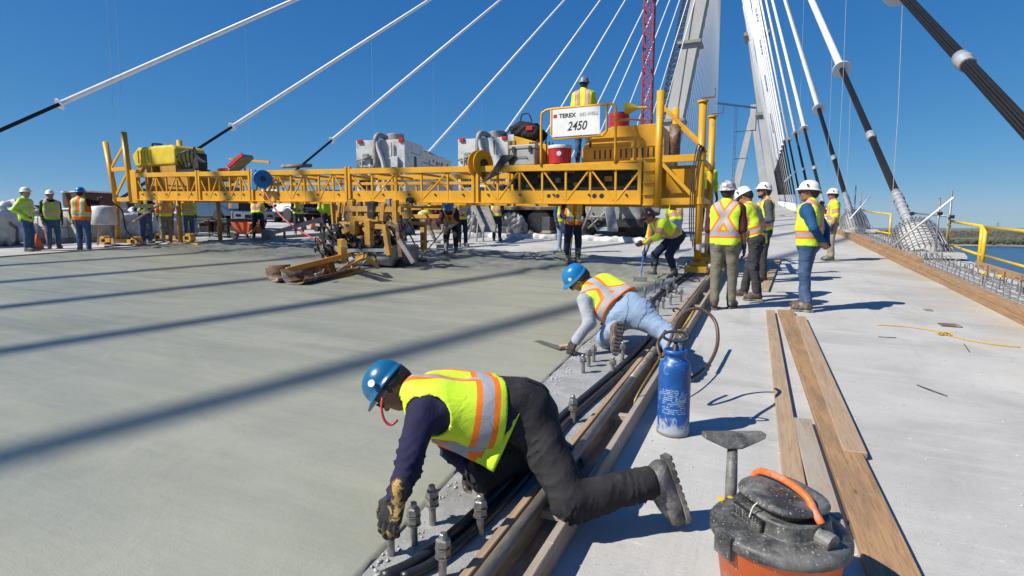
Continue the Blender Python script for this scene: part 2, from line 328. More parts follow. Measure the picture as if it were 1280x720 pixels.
# ------------------------------------------------------------------ bridge deck
m, t, b = newmat('deck_concrete'); v = coords(t, (1, 1, 1), False)
big = noise(t, v, .55, 7, .62, .6); c0 = ramp(t, big, [(.32, (.325, .315, .295)), (.5, (.455, .442, .415)), (.68, (.535, .522, .488))])
vs = coords(t, (.5, 5, 1), False); c0 = mix(t, ramp(t, noise(t, vs, 1.6, 6, .7), [(.50, (0, 0, 0)), (.72, (.5, .5, .5))]), c0, (.58, .57, .545))
c0 = mix(t, ramp(t, noise(t, v, 1.3, 8, .75, .3), [(.57, (0, 0, 0)), (.70, (.6, .6, .6))]), c0, (.28, .265, .24))
vl = coords(t, (3, .22, 1), False); c0 = mix(t, ramp(t, noise(t, vl, 1.5, 6, .7, .3), [(.56, (0, 0, 0)), (.70, (.4, .4, .4))]), c0, (.30, .29, .27))
c0 = mix(t, ramp(t, noise(t, v, 5.5, 7, .8, .8), [(.62, (0, 0, 0)), (.68, (.45, .45, .45))]), c0, (.33, .315, .285))
c0 = mix(t, ramp(t, noise(t, v, 55, 3, .6), [(.64, (0, 0, 0)), (.70, (.65, .65, .65))]), c0, (.22, .21, .19))
c0 = mix(t, ramp(t, noise(t, v, 210, 3, .7), [(.35, (.35, .35, .35)), (.6, (0, 0, 0))]), c0, (.27, .262, .245))
c0 = mix(t, ramp(t, noise(t, v, 16, 5, .7), [(.63, (0, 0, 0)), (.72, (.45, .45, .45))]), c0, (.66, .65, .63))
tc = t.nodes.new('ShaderNodeTexCoord'); sp = t.nodes.new('ShaderNodeSeparateXYZ'); t.links.new(tc.outputs['Object'], sp.inputs[0])
mr = N(t, 'ShaderNodeMapRange', i_1=1.7, i_2=2.95); t.links.new(sp.outputs[0], mr.inputs[0])      # rusty run-off stains beside the kerb timbers
mm = N(t, 'ShaderNodeMath', operation='MULTIPLY'); t.links.new(mr.outputs[0], mm.inputs[0]); t.links.new(ramp(t, noise(t, v, .9, 6, .7), [(.42, (0, 0, 0)), (.62, (.8, .8, .8))]), mm.inputs[1])
c0 = mix(t, mm.outputs[0], c0, (.45, .36, .22))
t.links.new(c0, b.inputs['Base Color']); b.inputs['Roughness'].default_value = .82; b.inputs['Specular IOR Level'].default_value = .3
bump(t, b, noise(t, v, 70, 5, .7), .3, .006); bump(t, b, noise(t, v, 240, 3, .7), .25, .003); bump(t, b, noise(t, vs, 9, 5, .7), .25, .01)
K['deck'] = m
ys = [-190, -40, -6, 0, 6, 12, 25, 50, 100, 180, 260] + [260 + 60 * k for k in range(1, 15)]
V = []; F = []
for y in ys: V += [P(-43.6, y), P(4.7, y), P(4.7, y, -2.6), P(-43.6, y, -2.6)]
for i in range(len(ys) - 1):
    for k in range(4): a = i * 4 + k; b_ = i * 4 + (k + 1) % 4; F.append((a, b_, b_ + 4, a + 4))
F += [(0, 3, 2, 1)]
deck = tag(link('bridge_deck', V, F, K['deck']), kind='structure')

# fresh concrete
m, t, b = newmat('fresh_concrete'); v = coords(t, (1, 1, 1), False); vs = coords(t, (.45, 4, 1), False)
c0 = ramp(t, noise(t, v, .35, 6, .6, .4), [(.32, (.182, .194, .152)), (.68, (.255, .262, .203))])
c0 = mix(t, ramp(t, noise(t, vs, 1.1, 7, .65, .5), [(.42, (0, 0, 0)), (.70, (.65, .65, .65))]), c0, (.315, .316, .252))
c0 = mix(t, ramp(t, noise(t, v, 1.6, 7, .7, 1.5), [(.52, (0, 0, 0)), (.75, (.45, .45, .45))]), c0, (.37, .362, .265))
c0 = mix(t, ramp(t, noise(t, v, 170, 3, .6), [(.35, (.3, .3, .3)), (.6, (0, 0, 0))]), c0, (.20, .21, .175))
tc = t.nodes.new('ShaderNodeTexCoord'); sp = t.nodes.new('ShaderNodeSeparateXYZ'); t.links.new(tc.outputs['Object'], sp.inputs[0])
mr = N(t, 'ShaderNodeMapRange', i_1=9.2, i_2=10.2); t.links.new(sp.outputs[1], mr.inputs[0])
c0 = mix(t, mr.outputs[0], c0, ramp(t, noise(t, v, 3, 6, .7), [(.35, (.10, .112, .092)), (.65, (.185, .195, .162))]))
c0 = mix(t, ramp(t, noise(t, v, 90, 2, .5), [(.72, (0, 0, 0)), (.75, (.35, .35, .35))]), c0, (.14, .145, .125))
mx_ = N(t, 'ShaderNodeMapRange', i_1=-7.0, i_2=-1.8, i_3=0., i_4=.55); t.links.new(sp.outputs[0], mx_.inputs[0]); mm2 = N(t, 'ShaderNodeMath', operation='MULTIPLY'); t.links.new(mx_.outputs[0], mm2.inputs[0]); t.links.new(ramp(t, noise(t, v, .8, 6, .65, .8), [(.3, (.35, .35, .35)), (.65, (1, 1, 1))]), mm2.inputs[1]); c0 = mix(t, mm2.outputs[0], c0, (.40, .395, .31))     # paler towards the edge: sky-reflection gradient painted in, with some drying of floated concrete
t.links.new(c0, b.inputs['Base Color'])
t.links.new(ramp(t, noise(t, vs, .8, 6, .65), [(.34, (.27, .27, .27)), (.64, (.58, .58, .58))]), b.inputs['Roughness'])
bump(t, b, noise(t, vs, 5, 6, .7), .2, .012); bump(t, b, noise(t, v, 120, 4, .65), .4, .004); bump(t, b, noise(t, v, 2.2, 5, .6, 2.0), .25, .02)
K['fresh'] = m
EX = [(-6, -1.1), (1.6, -1.34), (3.4, -1.5), (5.24, -1.586), (8, -1.6), (26, -1.6)]
def xe(y): return float(np.interp(y, [e[0] for e in EX], [e[1] for e in EX]))
nu, ny = 230, 250; V = []; F = []
for j in range(ny + 1):
    y = -5 + 20.6 * j / ny
    for i in range(nu + 1):
        u = i / nu; x = xe(y) - (u ** 1.25) * (xe(y) + 16.6)
        nz = mnoise.noise(Vector((x * .7, y * .7, 0)))
        if i == 0: x += .03 * mnoise.noise(Vector((0, y * 5, 3))) + .02 * mnoise.noise(Vector((0, y * 11, 7)))
        h = .0885 + .0025 * nz
        rg = min(1, max(0, (y - 9.7 - .5 * nz) / .5))
        if rg > 0:
            h += rg * 1.5 * (.028 * mnoise.noise(Vector((x * 2.2, y * 2.6, 1))) + .02 * mnoise.noise(Vector((x * 6, y * 6, 5))) + .012 * mnoise.noise(Vector((x * 13, y * 13, 9))) + .012)
        ed = 14.3 + 1.0 * mnoise.noise(Vector((x * .5, 0, 8))) + (.6 if x < -9 else 0)
        e = min(1, max(0, (ed - y) / .5)); h = h * e - .03 * (1 - e)
        if i in (0, nu): h -= .03
        V.append(P(x, y, h))
for j in range(ny):
    for i in range(nu): a = j * (nu + 1) + i; F.append((a + 1, a, a + nu + 1, a + nu + 2))
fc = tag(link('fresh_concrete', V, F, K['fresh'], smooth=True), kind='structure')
m, t, b = newmat('anchor_strip_concrete'); v = coords(t, (1, 1, 1), False)
c0 = ramp(t, noise(t, v, 2.5, 8, .7, .4), [(.32, (.19, .19, .19)), (.55, (.33, .33, .325)), (.7, (.42, .415, .40))])
c0 = mix(t, ramp(t, noise(t, v, 30, 4, .7), [(.6, (0, 0, 0)), (.7, (.7, .7, .7))]), c0, (.50, .495, .48))
t.links.new(c0, b.inputs['Base Color']); b.inputs['Roughness'].default_value = .85; bump(t, b, noise(t, v, 45, 6, .75), .7, .012)
def strip(x0, x1, y0, y1, h, name, mat, hb=-.01):
    V = [P(x0, y0, hb), P(x1, y0, hb), P(x1, y1, hb), P(x0, y1, hb), P(x0, y0, h), P(x1, y0, h), P(x1, y1, h), P(x0, y1, h)]
    return tag(link(name, V, [(0, 3, 2, 1), (4, 5, 6, 7), (0, 1, 5, 4), (1, 2, 6, 5), (2, 3, 7, 6), (3, 0, 4, 7)], mat), kind='structure')
astrip = strip(-1.95, -.93, -5, 30, .078, 'anchor_strip', m)
# a few splashes of slurry on the strip and crumbs along the edge
cr = M(); r3 = random.Random(11)
for i in range(420):
    y = r3.uniform(1.2, 9); x = xe(y) + abs(r3.gauss(0, .09)); s = r3.uniform(.003, .011)
    cr.add([P(x, y, .08) + A3(*q) * s * r3.uniform(.6, 1.3) for q in OCT], OF)
for i in range(700):
    x = r3.uniform(-.6, 2.9); y = r3.uniform(1.6, 12); s = r3.uniform(.002, .008)
    cr.add([P(x, y, .001) + A3(*q) * s * r3.uniform(.6, 1.3) for q in OCT], OF)
tag(cr.build('concrete_crumbs', K['conc']), 'scattered grey concrete crumbs on the deck', 'crumbs', kind='stuff')

# ------------------------------------------------------------------ forms along the pour
def plank(name, a, b, w, t_, mat, label=None, cat='plank', group=None, parent=None, side=None, bev=.004):
    a = A3(*a); b = A3(*b); L = np.linalg.norm(b - a); mb = M(); mb.box((0, 0, 0), (w, L, t_))
    d, s, u = frame(b - a)
    o = mb.build(name, mat, None, bevel=bev)
    mt_ = Matrix(((s[0], d[0], u[0]), (s[1], d[1], u[1]), (s[2], d[2], u[2]))).to_4x4(); mt_.translation = Vector((a + b) / 2)
    o.matrix_world = mt_
    if side: o.rotation_euler.rotate_axis('Y', side)
    return tag(o, label, cat if label else None, group)
yy = [-1.5, 2.62, 6.9, 11.4, 16.0, 20.4]
for k in range(5):
    tag(plank('form_board', P(-.965, yy[k] + .006, .055), P(-.965 + .01 * (k % 2), yy[k + 1], .055), .038, .125, K['lumber']), 'narrow tan form board on edge beside the steel screed rail', 'board', 'boards of the concrete form')
    tag(plank('form_board', P(-.745, yy[k] - .6, .06), P(-.745 - .01 * (k % 2), yy[k + 1] - .604, .06), .038, .125, K['lumber2']), 'weathered outer form board standing on edge on the walkway', 'board', 'outer boards of the concrete form')
for k in range(4):
    y0, y1 = -1.5 + k * 5.7, -1.5 + (k + 1) * 5.7 - .01; t_ = thing('screed_rail', 'brown steel screed rail with rounded head along the pour edge', 'rail', P(-.885, y0), 'steel screed rails')
    M().tube([P(-.885, y0, .135), P(-.885, y1, .135)], .03, 14).build('rail_head', K['railsteel'], t_, smooth=True)
    M().bar(P(-.885, y0, .06), P(-.885, y1, .06), .018, .12).build('web', K['railsteel'], t_)
    M().bar(P(-.885, y0, .009), P(-.885, y1, .009), .12, .016).build('base_flange', K['railsteel'], t_)
for k in range(9):
    y = .9 + k * 1.35 + .2 * math.sin(k * 3); o = plank('form_spreader', P(-.945, y, .083), P(-.755, y, .09), .05, .04, K['lumber2'], 'small wood block wedged across the form beside the rail', 'wood block', 'spreader blocks in the form')
# left side of the pour
for k in range(5):
    tag(plank('form_board', P(-16.65, -4 + k * 4.8, .05), P(-16.65, .79 + k * 4.8, .05), .05, .13, K['lumber2']), 'dirty form board along the left edge of the pour', 'board', 'left boards of the concrete form')
for k in range(4):
    tag(plank('rail_sill', P(-17.0, -3 + k * 5.2, .02), P(-17.0, 2.19 + k * 5.2, .02), .22, .05, K['lumber2']), 'flat wooden sill carrying the finishing machine wheels', 'sill', 'sills under the machine wheels')

# ------------------------------------------------------------------ anchor studs in the strip
def stud_proto(h=.19, nuts=2):
    t_ = M().lathe([(.0145, 0), (.0155, .01), (.0155, h - .004), (.0125, h)], n=12).build('anchor_stud', K['steel'], None)
    for k in range(nuts):
        z = h - .055 - k * .036
        o = M().lathe([(.022, 0), (.0285, .004), (.0285, .028), (.022, .032)], c=(0, 0, z), n=6).build('nut', K['steel'], t_)
        o2 = M().lathe([(.031, 0), (.031, .003)], c=(0, 0, z - .0035), n=16).build('washer', K['steel'], t_)
    return t_
def put_stud(pr, x, y, h0, rz, tilt=0):
    c = copy_tree(pr, astrip); c.location = Vector(P(x, y, h0)); c.rotation_euler = (tilt, tilt * .5, rz)
    return c
PR = [stud_proto(.19, 2), stud_proto(.165, 1), stud_proto(.2, 1)]
for i, (px, py, k) in enumerate([(489, 693, 0), (518, 680, 0), (541, 655, 0), (600, 668, 0), (553, 722, 0), (716, 528, 0), (729, 466, 1), (736, 458, 1), (742, 452, 1), (766, 470, 1), (778, 454, 2), (756, 402, 2), (762, 399, 1), (822, 395, 2), (829, 386, 1), (834, 372, 2), (838, 381, 1), (845, 368, 1), (851, 377, 2), (812, 384, 1), (818, 366, 2), (838, 342, 2), (846, 338, 1), (856, 345, 2), (858, 338, 1), (806, 372, 1), (842, 360, 2), (827, 363, 1)]):
    q = G(px, py, .08); put_stud(PR[k], q[0], q[1], .07, i * .37, .03 * math.sin(i * 5))
for p_ in PR:
    for ch in list(p_.children): bpy.data.objects.remove(ch)
    bpy.data.objects.remove(p_)
# conduits and loose fittings on the strip
for off, lab in ((0, 'thick black conduit curving along the anchor strip'), (.075, 'second black conduit lying against the thicker one')):
    pts = [G(px, py, .10) + A3(off * .9, off * .4, 0) for px, py in [(478, 722), (520, 702), (572, 662), (640, 596), (690, 532), (745, 484), (790, 445), (812, 420), (818, 405)]]
    pts += [P(-1.36 + off * .6, 7.4, .10), P(-1.42 + off, 9, .10), P(-1.3 + off, 12, .1)]
    tag(M().tube(curve(pts, 6), .026 if off == 0 else .021, 10).build('conduit', K['hose'], None, smooth=True), lab, 'conduit')
for i, (px, py, rr) in enumerate([(835, 366, .13), (850, 392, .1), (862, 352, .16)]):
    q = G(px, py, .09); pts = [q + A3(rr * math.cos(a), rr * .8 * math.sin(a) + .04 * a, .02 + .03 * math.sin(2 * a)) for a in np.linspace(0, 5.4, 22)]
    tag(M().tube(pts, .013, 7).build('cable_loop', K['hose'], None, smooth=True), 'loose black cable loop among the far anchor studs', 'cable', 'cable loops among the studs')

# ------------------------------------------------------------------ pylons and stay cables
def pylon(y0, label, detail, cx=-16.5, sc=1., ztop=172):
    zb = dz(-16.5, min(y0, 500)); t_ = thing('bridge_pylon', label, 'bridge tower', (cx, y0, -44))
    def half(z): return max(0, 19.75 - .179 * (z / sc - 13.4)) * sc
    zt = 112
    for s in (-1, 1):
        V = []; F = []; zs = [-44, 0, 30 * sc, 60 * sc, 90 * sc, (zt + 8) * sc]
        for z in zs:
            xh = half(z); w = (3.3 - .008 * max(z, 0)) * (1 if detail else 1.5); d_ = 3.9 - .008 * max(z, 0)
            if z < 0: xh = half(0) + z * .05
            V += [(cx + s * xh - w, y0 - d_, z + zb - 9), (cx + s * xh + w, y0 - d_, z + zb - 9), (cx + s * xh + w, y0 + d_, z + zb - 9), (cx + s * xh - w, y0 + d_, z + zb - 9)]
        for i in range(len(zs) - 1):
            for k in range(4): a = i * 4 + k; b_ = i * 4 + (k + 1) % 4; F.append((a, b_, b_ + 4, a + 4))
        link('leg', V, F, K['pylon'], t_)
        if detail:
            for z in (38, 64, 90):
                xh = half(z); M().b2((cx + s * xh - 3.9, y0 - 4.6, z + zb - 9), (cx + s * xh + 3.9, y0 + 4.6, z + zb - 8)).build('climbing_platform', K['greym'], t_)
    M().b2((cx - 3.4, y0 - 4, 104 * sc + zb - 9), (cx + 3.4, y0 + 4, ztop + zb - 9)).build('shaft', K['pylon'], t_)
    M().b2((cx - 22, y0 - 3, -6 + zb), (cx + 22, y0 + 3, -2.8 + zb)).build('cross_beam', K['pylon'], t_)
    if detail:                                   # stair tower and scaffolding on the outer face of a leg
        for z in range(4, 100, 6):
            m_ = M(); xa = cx - half(z) - 4.6; xb = cx - half(z + 6) - 4.6
            for dx, dy in ((-1.2, -1.6), (1.2, -1.6), (-1.2, 1.6), (1.2, 1.6)): m_.bar((xa + dx, y0 + dy, z), (xb + dx, y0 + dy, z + 6), .22, .22)
            for h in (0, 2, 4):
                f = h / 6; x_ = xa + (xb - xa) * f
                for a, b_ in (((-1.2, -1.6), (1.2, -1.6)), ((1.2, -1.6), (1.2, 1.6)), ((-1.2, 1.6), (1.2, 1.6)), ((-1.2, -1.6), (-1.2, 1.6))):
                    m_.bar((x_ + a[0], y0 + a[1], z + h), (x_ + b_[0], y0 + b_[1], z + h), .18, .3)
                m_.bar((x_ - 1.2, y0 - 1.6, z + h), (x_ + 1.2, y0 - 1.6, z + h + 2), .25, .5)
            m_.build('scaffold_bay', K['dark'], t_)
    return t_
pylon(213, 'concrete A-frame bridge tower whose left leg carries a scaffold stair', True)
pylon(800, 'far white A-frame tower at the other end of the main span', False, -22, 1.1, 146)
TL, TR = A3(-18.3, 213, 138.5), A3(-18.8, 213, 140.5)
def top_of(T, ya): return T + A3(0, 0, -34 * (1 - min(1, abs(213 - ya) / 185) ** .6))
CAB = []
def cable(A, T, label, group, zf=None, near=False, dia=.31, clamp=None):
    d = (T - A) / np.linalg.norm(T - A); t_ = thing('stay_cable', label, 'stay cable', A, group)
    hf = zf if zf else 7.5; CAB.append((A, T))
    s0 = hf / d[2]; n = 12 if near else 6
    B = A + d * s0
    M().tube([B, T], dia / 2, n).build('sheath', K['sheath'], t_, smooth=True)
    if near:
        M().lathe([(.36, 0), (.36, .05), (.17, .055), (.165, .35)], c=B - d * .02, axis=d, n=20).build('flange', K['sheath'], t_, smooth=False)
        m_ = M()
        for k in range(19):                      # parallel strands in a bundle
            rr, an = (0, 0) if k == 0 else ((.045, k * math.pi / 3) if k < 7 else (.088, k * math.pi / 6))
            _, sd, u = frame(d); o_ = sd * rr * math.cos(an) + u * rr * math.sin(an); m_.tube([A + o_, B + o_], .0235, 6)
        m_.build('strand_bundle', K['strand'], t_, smooth=True)
        for f in (clamp or (.47,)):
            m_ = M(); C_ = A + d * s0 * f; m_.lathe([(.125, -.2), (.14, -.19), (.14, -.03), (.155, -.02), (.155, .03), (.14, .04), (.14, .2), (.12, .21)], c=C_, axis=d, n=16)
            m_.build('strand_clamp', K['wrap'], t_, smooth=True)
    else:
        M().tube([A, B], .11, n).build('strand_bundle', K['strand'], t_, smooth=True)
    return t_
def anchor_from(Q, T):
    d = (T - Q) / np.linalg.norm(T - Q); s = 0
    for _ in range(6):
        X_ = Q + d * s; s -= (X_[2] - dz(X_[0], X_[1]) - .15) / (d[2] - GY * d[1] - GX * d[0])
    return Q + d * s
XR, XL = 3.6, -42.0
RA = []
rpx = [1370, 1126, 1060, 1029, 1014, 1002]; zfR = [6.9, 7.3, 7.3, 7.6, 8.6, 9.4]
for i, px in enumerate(rpx):
    Q = PX(px, 255, XR); T = top_of(TR, Q[1]); A_ = anchor_from(Q, T); RA.append(A_)
    lab = ['thick black stay cable bundle with a grey clamp beside the yellow railing', 'stay cable rising white above its disc flange from the caged anchor', 'stay cable whose black foot stands behind the man scratching his chin'][i] if i < 3 else 'stay cable with white sheath and black foot along the right deck edge'
    cable(A_, T, lab, None if i < 3 else 'right stay cables before the tower', zfR[i], True, clamp=(.60,) if i == 0 else (.52,))
y = RA[-1][1] + 9.5; k = 0
while y < 204:
    T = top_of(TR, y); A_ = P(XR, y, .2); RA.append(A_); cable(A_, T, 'stay cable with white sheath and black foot along the right deck edge', 'right stay cables before the tower', 10.2, k < 4); y += 9.5; k += 1
LA = []
for i, px in enumerate([-208, 140, 319, 478, 567, 629, 686, 711, 739, 763, 782, 798, 810]):
    Q = PX(px, 255, XL); T = top_of(TL, Q[1]); A_ = anchor_from(Q, T); LA.append(A_)
    cable(A_, T, ['long stay cable slanting above the two men with white hard hats', 'stay cable rising behind the yellow tank', 'stay cable rising behind the blue hose reel'][i] if i < 3 else 'stay cable rising from the left deck edge towards the tower', None if i < 3 else 'left stay cables before the tower', 7.6, i < 4, .33)
for y in range(228, 520, 10):
    for T0, x, w in ((TL, XL, 'left'), (TR, XR, 'right')):
        A_ = P(x, y, .2); M_ = M().tube([A_, top_of(T0, y)], .16, 5).build('stay_cable', K['sheath'], None, smooth=True, org=A_)
        tag(M_, 'thin stay cable of the fan beyond the tower on the %s side' % w, 'stay cable', 'stay cables beyond the tower, %s side' % w)
# stay cables of the span behind the camera; their shadows lie across the fresh concrete
T_ = TL; ce, se = math.cos(SUN_EL), math.sin(SUN_EL); hx, hy = .722, .692
l_ = (T_[2] - GY * T_[1] - GX * T_[0]) / (se + ce * (GY * hy + GX * hx)); TS = T_[:2] + A3(hx, hy) * ce * l_
for x0 in (-4.22, -7.22, -10.2, -13.3, -16.6, -20, -24, -28, -33):
    ya = (x0 + 42) * TS[1] / (x0 - TS[0]); cable(P(XL, ya, .2), T_, 'stay cable rising from the left deck edge towards the tower', 'left stay cables before the tower', 7.5, False, .35)

# ------------------------------------------------------------------ tag lines hanging from the cables
for (px, y0, y1, dep) in [(132, -20, 215, 27), (143, -20, 215, 27.5), (307, 36, 196, 34), (463, 48, 190, 44), (602, 108, 190, 55), (541, 80, 178, 48), (1128, 0, 282, 14.5), (1060, 0, 252, 19), (1064, 90, 250, 21), (1040, 0, 215, 22), (1005, 0, 180, 36)]:
    best = (60., None)
    for A_, T_2 in CAB:                          # the line hangs from the stay cable that passes here
        ts = np.linspace(0, .9, 700)[:, None]; q = A_ + ts * (T_2 - A_) - _c; zc = q @ _f; ok = zc > 3; sx = 640 + FP * (q @ _r) / np.where(ok, zc, 1); sy = 360 - FP * (q @ _u) / np.where(ok, zc, 1)
        e = np.where(ok, np.abs(sx - px) * 3 + np.abs(sy - y0) * .5, 1e9); i_ = int(e.argmin())
        if e[i_] < best[0]: best = (e[i_], i_, zc[i_], sx[i_], sy[i_])
    if best[1] is not None: dep = best[2]; y0 = best[4]; px = best[3]
    a = D(px, y0, dep); b_ = D(px + (y1 - y0) * .01 * (1 if px < 640 else -.3), y1, dep); b_[:2] = a[:2] + (b_[:2] - a[:2]) * .3
    tag(M().tube([a, (a + b_) / 2 + A3(.03, 0, 0), b_], .007 if px != 1128 else .014, 5).build('tag_line', K['ropew'], None, org=a), 'thin tag line hanging down from a stay cable', 'rope', 'tag lines under the stay cables')

# ------------------------------------------------------------------ cranes
def lattice(name, label, mat, base, w, H, sec, arms=()):
    t_ = thing(name, label, 'crane', base); x, y, z = base
    for k in range(int(H / sec)):
        m_ = M(); z0 = z + k * sec; z1 = z0 + sec; h = w / 2; cs = [(x - h, y - h), (x + h, y - h), (x + h, y + h), (x - h, y + h)]
        for i in range(4):
            a, b_ = cs[i], cs[(i + 1) % 4]; m_.bar((*a, z0), (*a, z1), w * .13, w * .13)
            m_.bar((*a, z0), (*b_, (z0 + z1) / 2), w * .07, w * .07); m_.bar((*b_, (z0 + z1) / 2), (*a, z1), w * .07, w * .07); m_.bar((*a, z0), (*b_, z0), w * .09, w * .09)
        m_.build('mast_section', mat, t_)
    for a, b_, r in arms: M().bar(A3(*base) + A3(*a), A3(*base) + A3(*b_), r, r).build('jib', mat, t_)
    return t_
q = D(805, 282, 118); lattice('tower_crane', 'red lattice crane mast standing behind the finishing machine', K['crane_red'], (q[0], q[1], -44), 1.85, 130, 2.4)
q = D(914, 282, 640); lattice('tower_crane', 'small blue tower crane beside the far bridge tower', K['crane_blue'], (q[0], q[1], -44), 2.4, 180, 6, [((-22, -8, 182), (20, 8, 176), 1.8), ((0, 0, 150), (14, 4, 151), .8), ((0, 0, 120), (14, 4, 121), .8)])

# ------------------------------------------------------------------ right kerb: timbers, rebar, anchors, railing
edge = strip(3.1, 4.62, -4, 300, .03, 'edge_slab', K['conc'])
kb = [-2, 3.6, 7.9, 12.6, 17.3, 22, 27, 33, 40, 50, 62, 76]
for k in range(len(kb) - 1):
    w = .02 * math.sin(k * 2.3)
    for j in (0, 1):
        tag(plank('kerb_timber', P(2.98 + w + j * .012, kb[k] + j * .9, .045 + j * .092), P(2.98 - w + j * .012, kb[k + 1] - .012 + j * .9, .045 + j * .092), .14, .088, K['timber'], bev=.006), ('upper' if j else 'lower') + ' squared timber of the long kerb along the right deck edge', 'timber', ('upper' if j else 'lower') + ' kerb timbers')
for k, (y0, y1, x) in enumerate([(14.6, 19.4, 3.12), (20.5, 25.5, 3.1)]):
    plank('kerb_timber', P(x - .07, y0, .228), P(x - .04, y1, .228), .14, .088, K['timber'], 'short timber lying on top of the kerb timbers' + (' near the caged anchor' if k == 0 else ' farther along'), 'timber')
for k, (y0, y1) in enumerate([(3, 8.3), (8.32, 12.6), (12.62, 15.6)]):
    plank('edge_board', P(4.3, y0, .10), P(4.3, y1, .10), .045, .15, K['timber'], 'board standing on edge on the outer deck edge by the railing', 'board', 'outer edge boards')
hk = M(); pts = curve([(0, 0, -.02), (0, 0, .17), (.02, .01, .21), (.075, .02, .215), (.09, .02, .17), (.085, .02, .12)], 4)
hk.tube(pts, .0085, 6); hook = hk.build('rebar_hook', K['galv'], None, smooth=True)
r4 = random.Random(5)
for i in range(150):
    y = 6.5 + (i // 2) * .27 + (i % 2) * .06
    c = hook.copy(); COL.objects.link(c); c.parent = edge; c.location = Vector(P(3.34 if i % 2 == 0 else 3.78, y + r4.uniform(-.03, .03), .03)); c.rotation_euler = (r4.uniform(-.12, .12), r4.uniform(-.12, .12), r4.uniform(-.3, .3) + (math.pi if i % 2 else 0))
    s = r4.uniform(.85, 1.15); c.scale = (s, s, s)
bpy.data.objects.remove(hook)
for x in (3.42, 3.6, 3.8, 3.95):
    M().tube([P(x, 5, .06), P(x, 30, .06)], .009, 6).build('long_rebar', K['galv'], edge)
for i, (px, py, cp) in enumerate([(1228, 356, 1), (1233, 352, 0), (1249, 361, 1), (1254, 362, 0), (1275, 368, 0)]):
    q = G(px, py, .03); o = M().tube([q - A3(0, 0, .05), q + A3(.005, .01, .2 + .1 * (1 - cp))], .0105, 7).build('rebar_dowel', K['rust'], edge)
    if cp: M().lathe([(.03, 0), (.034, .01), (.028, .045), (.01, .05)], c=q + A3(.005, .01, .19), n=12).build('safety_cap', K['rail_yellow'], edge)
def caged_anchor(A_, label, full):
    t_ = thing('cable_anchor', label, 'anchor', A_, None if full else 'anchor blocks along the right deck edge')
    T = top_of(TR, A_[1]); d = (T - A_) / np.linalg.norm(T - A_); _, sd, u = frame(d); n = 28 if full else 12
    B = A_ - d * .25
    M().lathe([(.47, -.2), (.47, .55), (.45, .95), (.40, 1.08), (.13, 1.12)], c=B, axis=d, n=n).build('plinth', K['conc'] if full else K['sheath'], t_, smooth=True)
    M().lathe([(.115, 0), (.115, 2.1)], c=B + d * 1.1, axis=d, n=16).build('guide_pipe', K['wrap'], t_, smooth=True)
    if full:
        for k in range(9): M().lathe([(.114, -.07), (.138 + .014 * (k % 2), -.02), (.138 + .014 * (k % 2), .03), (.116, .08)], c=B + d * (1.3 + k * .21), axis=d + sd * .06 * math.sin(k * 2), n=16).build('pipe_band', K['wrap'], t_, smooth=True)
        for k in range(9):
            h = .02 + k * .125; rr = np.interp(h, [0, .55, .95, 1.25], [.56, .56, .54, .46])
            M().tube([B + d * h + rr * (sd * math.cos(a) + u * math.sin(a)) for a in np.linspace(0, 2 * math.pi, 28, endpoint=False)], .015, 6, closed=True).build('cage_hoop', K['galv'], t_, smooth=True)
        for k in range(30):
            a = 2 * math.pi * k / 30; e = sd * math.cos(a) + u * math.sin(a)
            M().tube([B + d * h + e * (rr + .012) for h, rr in ((-.15, .56), (.55, .56), (.95, .54), (1.16, .49), (1.2, .3))], .014, 6).build('cage_bar', K['galv'], t_, smooth=True)
        for k in range(34):
            a = 2 * math.pi * k / 34; q = P(A_[0] + .5 * math.cos(a) * 1.3, A_[1] - .15 + .95 * math.sin(a) * 1.1, .03)
            M().tube([q, q + A3(.02 * math.cos(3 * a), .02, .22 + .08 * math.sin(5 * a)), q + A3(-.1 * math.cos(a), -.1 * math.sin(a), .34)], .009, 5).build('starter_bar', K['galv'], t_, smooth=True)
        M().b2(P(A_[0] - .6, A_[1] - 1.1, .06), P(A_[0] + .7, A_[1] + .6, .16)).build('footing', K['conc'], t_)
    return t_
for i, A_ in enumerate(RA[1:]):
    caged_anchor(A_, ['cable anchor plinth inside a round cage of galvanised rebar', 'wrapped cable anchor block behind the man scratching his chin'][i] if i < 2 else 'pale cable anchor block at the foot of a stay cable', i < 2)
tag(caged_anchor(RA[0], 'cable anchor block at the foot of the thick black stay cable', False), group='anchor blocks along the right deck edge')
# railing
def rail_panel(pxs, label, X_=4.42):
    a0 = PX(*pxs[0], X_); t_ = thing('guard_railing', label, 'railing', a0)
    top = [PX(*q, X_) for q in pxs[:2]]; mid = [PX(*q, X_) for q in pxs[2:4]]
    M().tube([top[0], top[1]], .034, 10).build('top_rail', K['rail_yellow'], t_, smooth=True)
    M().tube([mid[0], mid[1]], .028, 10).build('mid_rail', K['rail_yellow'], t_, smooth=True)
    for e in top:
        M().tube([e + A3(0, 0, .01), A3(e[0], e[1], dz(e[0], e[1]) + .02)], .042, 10).build('post', K['rail_yellow'], t_, smooth=True)
rail_panel([(1187, 276), (1228, 283), (1187, 306), (1226, 319)], 'yellow pipe railing panel next to the scaffold posts')
rail_panel([(1232, 284), (1330, 294), (1232, 320), (1330, 347)], 'yellow pipe railing panel over the outermost edge boards')
rail_panel([(1076, 263), (1114, 268), (1076, 285), (1113, 292)], 'yellow pipe railing panel beyond the caged anchor')
